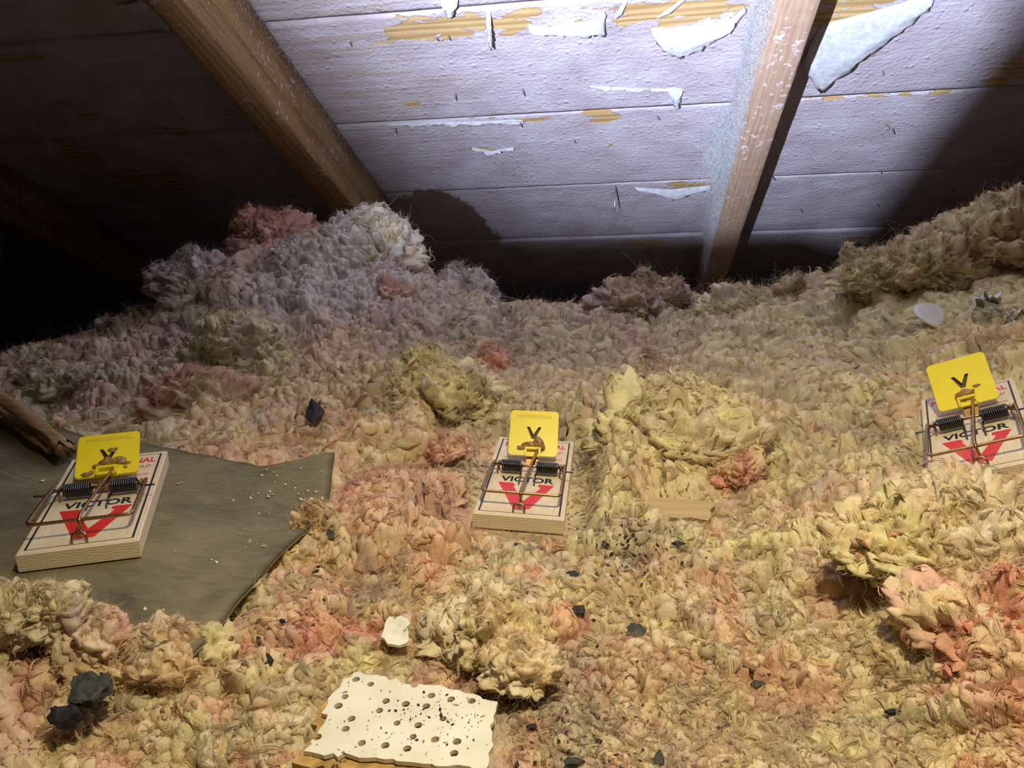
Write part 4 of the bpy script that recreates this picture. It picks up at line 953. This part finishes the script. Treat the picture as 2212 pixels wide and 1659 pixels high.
ex = bmesh.ops.extrude_face_region(bm, geom=list(bm.faces)); bmesh.ops.translate(bm, verts=[v for v in ex['geom'] if isinstance(v, bmesh.types.BMVert)], vec=(0, 0, -th_))
bmesh.ops.recalc_face_normals(bm, faces=bm.faces)
tm = bpy.data.meshes.new('tile_face'); bm.to_mesh(tm); bm.free()
add('tile_face', tm, TILE, tile, label='white painted face with drilled holes')
c0 = np.mean(OUT, axis=0); cp = [c0 + (p - c0) * 1.02 + np.array([-.0022, -.0030]) for p in OUT]
Vc, Fc_ = patch_mesh('tile_core', np.array([[p[0], p[1], 0] for p in cp]), lambda x, y: -th_ - .0005 + (fbm(x * 300, y * 300, 5, 3) - .5) * .0012, .0055)
add('tile_core', mesh_np('tile_core', Vc, Fc_, False), CORE, tile, label='brown fibre core showing along the broken edge')
cr_ = [(832, 1352), (842, 1338), (868, 1334), (882, 1340), (878, 1358), (884, 1378), (862, 1388), (836, 1384), (822, 1372)]
W_ = np.array([at_z(px, py, .0070) for px, py in cr_]); o_ = W_.mean(0)
Vc, Fc_ = patch_mesh('tile_crumb', jag(W_ - o_, .002, .0005), lambda x, y: (fbm(x * 160, y * 160, 5, 3) - .5) * .004 + y * .15, .0009)
add('tile_crumb', mesh_np('tile_crumb', Vc, Fc_, False), TILE, None, tuple(o_), label='crumb of white ceiling tile at the back of the perforated piece', category='ceiling tile')

# scrap of pale wood under the yellow pillow
o_ = SCRAP_W.mean(0)
Vc, Fc_ = patch_mesh('wood_scrap', jag(SCRAP_W - o_, .004, .0005), lambda x, y: (fbm(x * 40, y * 400, 5, 3) - .5) * .0010 + .001, .005)
add('wood_scrap', mesh_np('wood_scrap', Vc, Fc_, False), SCRAP, None, tuple(o_), label='flat scrap of pale weathered wood under the yellow pillow', category='wood scrap')

# torn brown strip: three splintered layers
def strip(pxs, z0, z1, halfw, jitter, name, mat, parent, off, seed, thick=.0016):
    r = np.random.default_rng(seed); P = np.array([at_z(px, py, z0 + (z1 - z0) * i / (len(pxs) - 1)) for i, (px, py) in enumerate(pxs)]); P = bez(P, 6)
    n = len(P); T = unit(np.gradient(P, axis=0)); S = unit(np.cross(T, np.array([0, .25, 1.0]))); Nn_ = np.cross(S, T); m = 9; V = []
    for i in range(n):
        f = i / (n - 1)
        for j in range(m):
            q = (j / (m - 1) - .5) * 2; ext = (r.normal(0, jitter) if i == n - 1 else 0)
            V.append(P[i] + S[i] * q * halfw * (1 - .25 * f) + Nn_[i] * (.003 * (1 - q * q) + (vnoise(q * 3 + seed, f * 5, seed) - .5) * .003) + T[i] * ext - off)
    o = add(name, mesh_np(name, np.array(V), grid_faces(n, m), False), mat, parent); md = o.modifiers.new('thickness', 'SOLIDIFY'); md.thickness = thick; return o
so = at_z(75, 925, .03)
st = add('torn_strip', None, None, None, tuple(so), label='torn brown strip with a splintered end, reaching over the olive sheet', category='strip')
strip([(-70, 835), (0, 872), (70, 925), (128, 978)], .045, .027, .0095, .004, 'layer', KRAFT, st, so, 1)
strip([(-70, 832), (0, 866), (80, 918), (152, 972)], .048, .030, .0070, .005, 'layer', SCRAP, st, so + np.array([0, 0, .003]), 2)
strip([(-40, 848), (20, 880), (90, 930), (150, 985)], .050, .032, .0045, .005, 'layer', KRAFT, st, so - np.array([0, 0, .001]), 3)

# flakes of black roofing felt standing or lying in the wool
def shard(name, pts, thick, mat, label, cat, group=None, seed=0):
    """pts: (px, py, Y) outline of a flat flake"""
    W_ = np.array([at_y(*p) for p in pts]); o_ = W_.mean(0); L_ = W_ - o_
    n_ = unit(np.cross(L_[1] - L_[0], L_[2] - L_[0])); k = len(L_)
    V = np.concatenate([L_ + n_ * thick / 2, L_ - n_ * thick / 2, [n_ * thick * .8], [-n_ * thick * .8]])
    F = [(i, (i + 1) % k, 2 * k) for i in range(k)] + [(k + (i + 1) % k, k + i, 2 * k + 1) for i in range(k)]
    m = MB().raw(V, F + [((i + 1) % k, i, k + i, k + (i + 1) % k) for i in range(k)])
    o = add(name, m.mesh(name), mat, None, tuple(o_), label=label, category=cat)
    if thick > .003:
        sd = o.modifiers.new('subdivide', 'SUBSURF'); sd.subdivision_type = 'SIMPLE'; sd.levels = sd.render_levels = 4
        tx = bpy.data.textures.new('crumple', 'CLOUDS'); tx.noise_scale = .006; dm = o.modifiers.new('crumple', 'DISPLACE'); dm.texture = tx; dm.strength = .0055; dm.texture_coords = 'LOCAL'
    if group: o['group'] = group
    return o
_y = surf_y(680, 905) - .006 - .508
shard('felt_flake', [(672, 861, .512 + _y), (690, 876, .511 + _y), (701, 892, .508 + _y), (690, 903, .500 + _y), (673, 912, .496 + _y), (661, 900, .502 + _y), (662, 885, .508 + _y)], .0014, CHIP, 'black pointed flake of roofing felt standing upright in the wool behind the olive sheet', 'felt flake')
_y = min(surf_y(195, 1520), .2) - .012 - .2
shard('felt_scrap', [(164, 1470, .212 + _y), (205, 1462, .213 + _y), (236, 1465, .212 + _y), (238, 1490, .206 + _y), (205, 1520, .200 + _y), (160, 1528, .199 + _y), (152, 1500, .205 + _y)], .004, FELT, 'dark grey scrap of felt between the salmon and orange clumps', 'felt scrap')
shard('felt_scrap', [(112, 1534, .198 + _y), (158, 1526, .199 + _y), (170, 1545, .196 + _y), (132, 1576, .192 + _y), (110, 1556, .195 + _y)], .004, CHIP, 'black crumpled scrap of felt just below the dark grey scrap', 'felt scrap')
CH = [(1372, 1362, 22, 20, .247, FELT, 'squarish grey felt chip standing behind the salmon streak of wool'), (1250, 1318, 20, 9, .258, CHIP, 'black pebble-like felt chip in a dark hollow near the peach tuft'), (580, 1424, 9, 15, .226, CHIP, 'upright black felt chip on yellow wool between the sheet corner and the tile'),
      (1640, 1478, 18, 8, .226, FELT, 'thin grey felt chip beside a smooth round tan lobe'), (1930, 1537, 18, 6, .214, CHIP, 'stick-shaped black chip on the flat wool below the salmon clump'), (716, 1150, 9, 18, .318, FELT, 'narrow grey felt chip just behind the small orange tuft'),
      (1236, 1240, 16, 7, .285, CHIP, 'black felt chip beside the tiny bright sliver'), (1100, 1330, 8, 4, .256, CHIP, 'tiny black chip just above the peach tuft'), (1236, 1645, 26, 9, .197, FELT, 'longest grey felt chip, on the gritty flat wool beside the tile'),
      (1425, 1640, 12, 14, .198, FELT, 'triangular grey felt chip on the gritty flat wool'), (1290, 1600, 12, 5, .203, CHIP, 'flat black chip amid the thickest grit'), (1040, 1505, 10, 6, .222, CHIP, 'black chip at the back corner of the perforated tile'),
      (610, 1342, 7, 4, .256, CHIP, 'tiny black chip on the pale yellow clump at the sheet corner'), (1150, 1570, 12, 6, .206, CHIP, 'black chip on the wool touching the side of the perforated tile'), (560, 1385, 8, 10, .24, CHIP, 'black chip below the pale yellow clump at the sheet corner')]
r = np.random.default_rng(9)
for (px, py, hw, hh, Y, mt, lab) in CH:
    pts = [(px + hw * math.cos(a) * r.uniform(.7, 1.2), py + hh * math.sin(a) * r.uniform(.7, 1.2)) for a in np.linspace(0, 2 * np.pi, 6, endpoint=False)]
    # put the chip on the wool's surface along its sight line
    best = surf_y(px, py + hh * .5) - .002
    shard('felt_chip', [(a, b, best + (py - b) / F_PX * best * 1.2) for a, b in pts], .0012, mt, lab, 'felt chip', 'dark felt chips strewn in the wool')

# ------------------------------------------------------------------ droppings, grit, foil crumbs
def specks(P, size, r, stretch=2.0, nrm=None):
    n = len(P); oc = np.array([(1, 0, 0), (-1, 0, 0), (0, 1, 0), (0, -1, 0), (0, 0, 1), (0, 0, -1)], float); fc = np.array([(0, 2, 4), (2, 1, 4), (1, 3, 4), (3, 0, 4), (2, 0, 5), (1, 2, 5), (3, 1, 5), (0, 3, 5)])
    A = unit(r.normal(0, 1, (n, 3)) * [1, 1, .35]); B = unit(np.cross(A, [0, 0, 1.0])); C_ = np.cross(A, B)
    s_ = size[:, None, None]; q = oc[None] * r.uniform(.7, 1.2, (n, 6, 1))
    V = P[:, None] + s_ * (A[:, None] * q[..., :1] * stretch + B[:, None] * q[..., 1:2] + C_[:, None] * q[..., 2:] * .8)
    return V.reshape(-1, 3), (fc[None] + (np.arange(n) * 6)[:, None, None]).reshape(-1, 3)
r = np.random.default_rng(31)
def around(list_, r):
    out = []
    for (px, py, sx, sy, n) in list_:
        x = px + r.normal(0, sx, n); y = py + r.normal(0, sy, n)
        out += [at_z(a, b, .004)[:2] for a, b in zip(x, np.clip(y, 660, 1750))]
    return np.array(out)
XY = around([(1250, 1560, 130, 70, 420), (1370, 1215, 42, 22, 260), (480, 800, 70, 45, 90), (960, 850, 60, 40, 60), (700, 1290, 70, 60, 90), (1150, 1400, 250, 120, 110), (1500, 1350, 250, 120, 110), (1300, 1130, 120, 50, 70), (1500, 1250, 120, 40, 50), (850, 900, 90, 40, 50), (1830, 840, 35, 14, 60), (1000, 1000, 300, 120, 70), (1800, 1550, 200, 70, 50)], r)
XY = XY[(np.hypot(XY[:, 0], XY[:, 1]) > R0_ * 1.02)]
Ps, Ns = lookup(XY[:, 0], XY[:, 1]); kk = free_of(Ps, .002); Ps, Ns = Ps[kk], Ns[kk]
dd = np.hypot(Ps[:, 0], Ps[:, 1]); Vp, Fp = specks(Ps + Ns * .0006, .00034 * np.exp(r.normal(0, .5, len(Ps))) * (dd / .3) ** .5, r)
add('mouse_droppings', mesh_np('mouse_droppings', Vp, Fp, False), DROP, kind='stuff', label='black droppings and grit scattered over the wool', category='debris')
# on the tile
px = np.r_[r.normal(985, 55, 90), r.normal(850, 90, 60)]; py = np.r_[r.normal(1545, 32, 90), r.normal(1560, 45, 60)]
Q = np.array([at_z(a, b, TILE_Z + .0003) for a, b in zip(px, py)]); Q = Q[poly_dist(Q[:, 0], Q[:, 1], TILE_W) < -.002]
Vp, Fp = specks(Q, .00017 * np.exp(r.normal(0, .5, len(Q))), r); add('mouse_droppings', mesh_np('mouse_droppings', Vp, Fp, False), DROP, kind='stuff', label='black droppings and grit on the white perforated tile', category='debris')
# pale grit on the sheet
px = np.r_[r.uniform(60, 660, 60), r.normal(600, 50, 40), r.normal(660, 25, 26)]; py = np.r_[r.uniform(1010, 1390, 60), r.normal(1045, 16, 40), r.normal(1085, 8, 26)]
Q = np.array([on_sheet(a, b) for a, b in zip(px, py)]); kk = (poly_dist(Q[:, 0], Q[:, 1], SHEET_W) < -.003) & (poly_dist(Q[:, 0], Q[:, 1], FOOT['left']) > .003); Q = Q[kk]; Q[:, 2] = sheet_surf(Q[:, 0], Q[:, 1]) + .0003
Vp, Fp = specks(Q, .00042 * np.exp(r.normal(0, .5, len(Q))), r, 1.3); add('white_grit', mesh_np('white_grit', Vp, Fp, False), GRIT, kind='stuff', label='white crumbs of grit scattered on the olive sheet', category='debris')
for (px, py, s_, lab) in [(688, 1088, .0022, 'largest crumb of crumpled foil on the side of the olive sheet'), (672, 1080, .0013, 'foil crumb right beside the largest foil crumb'), (655, 1078, .0011, 'foil crumb at the back of the foil cluster on the sheet'), (657, 1086, .0010, 'smallest foil crumb of the foil cluster on the sheet'), (576, 1070, .0013, 'lone foil crumb in the middle of the olive sheet'), (388, 1045, .0010, 'foil crumb near the mouse trap on the olive sheet')]:
    q = on_sheet(px, py); q[2] = sheet_surf(np.array([q[0]]), np.array([q[1]]))[0] + s_ * .45
    Vp, Fp = specks(np.zeros((7, 3)) + r.normal(0, s_ * .6, (7, 3)) * [1.4, 1, .3], np.full(7, s_ * .55), r, 1.4)
    add('foil_crumb', mesh_np('foil_crumb', Vp, Fp, False), FOIL, None, tuple(q), label=lab, category='foil crumb', group='foil crumbs on the sheet')

# ------------------------------------------------------------------ white plastic bits in the tall heap, pale straws
q = at_y(2028, 684, .602); t = np.linspace(0, 2 * np.pi, 40, endpoint=False)
prof = [(.0, .0016), (.014, .0016), (.0178, .0012), (.0186, .0), (.0178, -.0010), (.0, -.0012)]
V = np.array([(a * math.cos(x), a * math.sin(x), b) for a, b in prof for x in t]); V[:40, :2] *= 0; 
dsc = add('plastic_disc', mesh_np('plastic_disc', V, grid_faces(len(prof), 40, True), True), PLASTIC, None, tuple(q), label='round white plastic disc half buried in the tall yellow heap', category='plastic disc')
dsc.rotation_euler = (.30, .22, 0)
def crumple(name, px, py, Y, s_, label, seed):
    g = 26; U, W2 = np.meshgrid(np.linspace(-1, 1, g), np.linspace(-1, 1, g), indexing='ij')
    V = np.stack([U * s_ * (1 + .4 * fbm(U * 2, W2 * 2, seed, 2)), (fbm(U * 1.6, W2 * 1.6, seed + 1, 3) - .5) * s_ * 3, W2 * s_ * .8 + (fbm(U * 3, W2 * 3, seed + 2, 3) - .5) * s_], -1)
    kq = (U ** 2 + W2 ** 2 < 1.1)
    o = add(name, mesh_np(name, V.reshape(-1, 3), grid_faces(g, g), True), PLASTIC, None, tuple(at_y(px, py, Y)), label=label, category='plastic film'); md = o.modifiers.new('thickness', 'SOLIDIFY'); md.thickness = .0004
crumple('plastic_film', 2135, 655, .555, .0075, 'crumpled wisp of clear white plastic film caught in the tall heap', 3)
crumple('plastic_film', 2200, 690, .54, .008, 'white fold of plastic film beyond the plastic disc', 8)
for (pts, rad, lab) in [([(1339, 1108, .357), (1346, 1130, .352), (1358, 1158, .344), (1376, 1180, .338)], .0011, 'white curved quill lying in the wool before the yellow pillow'),
                        ([(1556, 1180, .328), (1590, 1203, .318), (1630, 1228, .312)], .0013, 'straight pale splinter lying across the pink wool'),
                        ([(1270, 1217, .300), (1280, 1225, .297), (1286, 1232, .295)], .0006, 'tiny bright sliver glinting in the wool')]:
    W_ = bez([at_y(*p) + np.array([0, 0, .002]) for p in pts], 5); o_ = W_.mean(0); n = len(W_)
    add('pale_straw', MB().tube(W_ - o_, list(rad * np.sin(np.linspace(.25, 2.9, n)) ** .6), 6).mesh('pale_straw', True), PLASTIC, None, tuple(o_), label=lab, category='straw')

# ------------------------------------------------------------------ lint on the pale rafter
r = np.random.default_rng(41); n = 15000
vv = r.uniform(.62, 1.42, n); zz = -r.random(n) ** 1.3 * .088
Pl = np.stack([np.full(n, R2 - .0002), vv, zz], 1); Dl = unit(np.array([-1.0, 0, -.1]) + r.normal(0, .9, (n, 3)))
cl_ = np.array([.66, .69, .74]) * r.uniform(.8, 1.15, n)[:, None]
hair('lint', *fuzz(Pl, Dl, .0050 * np.exp(r.normal(0, .5, n)), np.full(n, 1.1e-4), cl_, r, curl=.9), raf2)
uc, vc = roof_uv(1550, 290); n = 5000
Pl = np.stack([np.full(n, R2) - np.abs(r.normal(0, .007, n)), vc + r.normal(0, .022, n) * 1.6, -.012 - np.abs(r.normal(0, .018, n))], 1)
hair('lint', *fuzz(Pl, r.normal(0, 1, (n, 3)) + [0, .4, -.4], .010 * np.exp(r.normal(0, .5, n)), np.full(n, 1.3e-4), np.array([.72, .76, .78]) * r.uniform(.8, 1.15, n)[:, None], r, curl=1.2), raf2)
n = 2500; vv = r.uniform(.3, 1.5, n)
Pl = np.stack([R1 + .0411 + r.random(n) * .004, vv, -r.random(n) ** 3 * .05 - .001], 1)
hair('lint', *fuzz(Pl, r.normal(0, 1, (n, 3)) + [.6, 0, -.4], .0045 * np.exp(r.normal(0, .5, n)), np.full(n, 1.1e-4), np.array([.62, .62, .66]) * r.uniform(.8, 1.15, n)[:, None], r, curl=1.0), raf1)
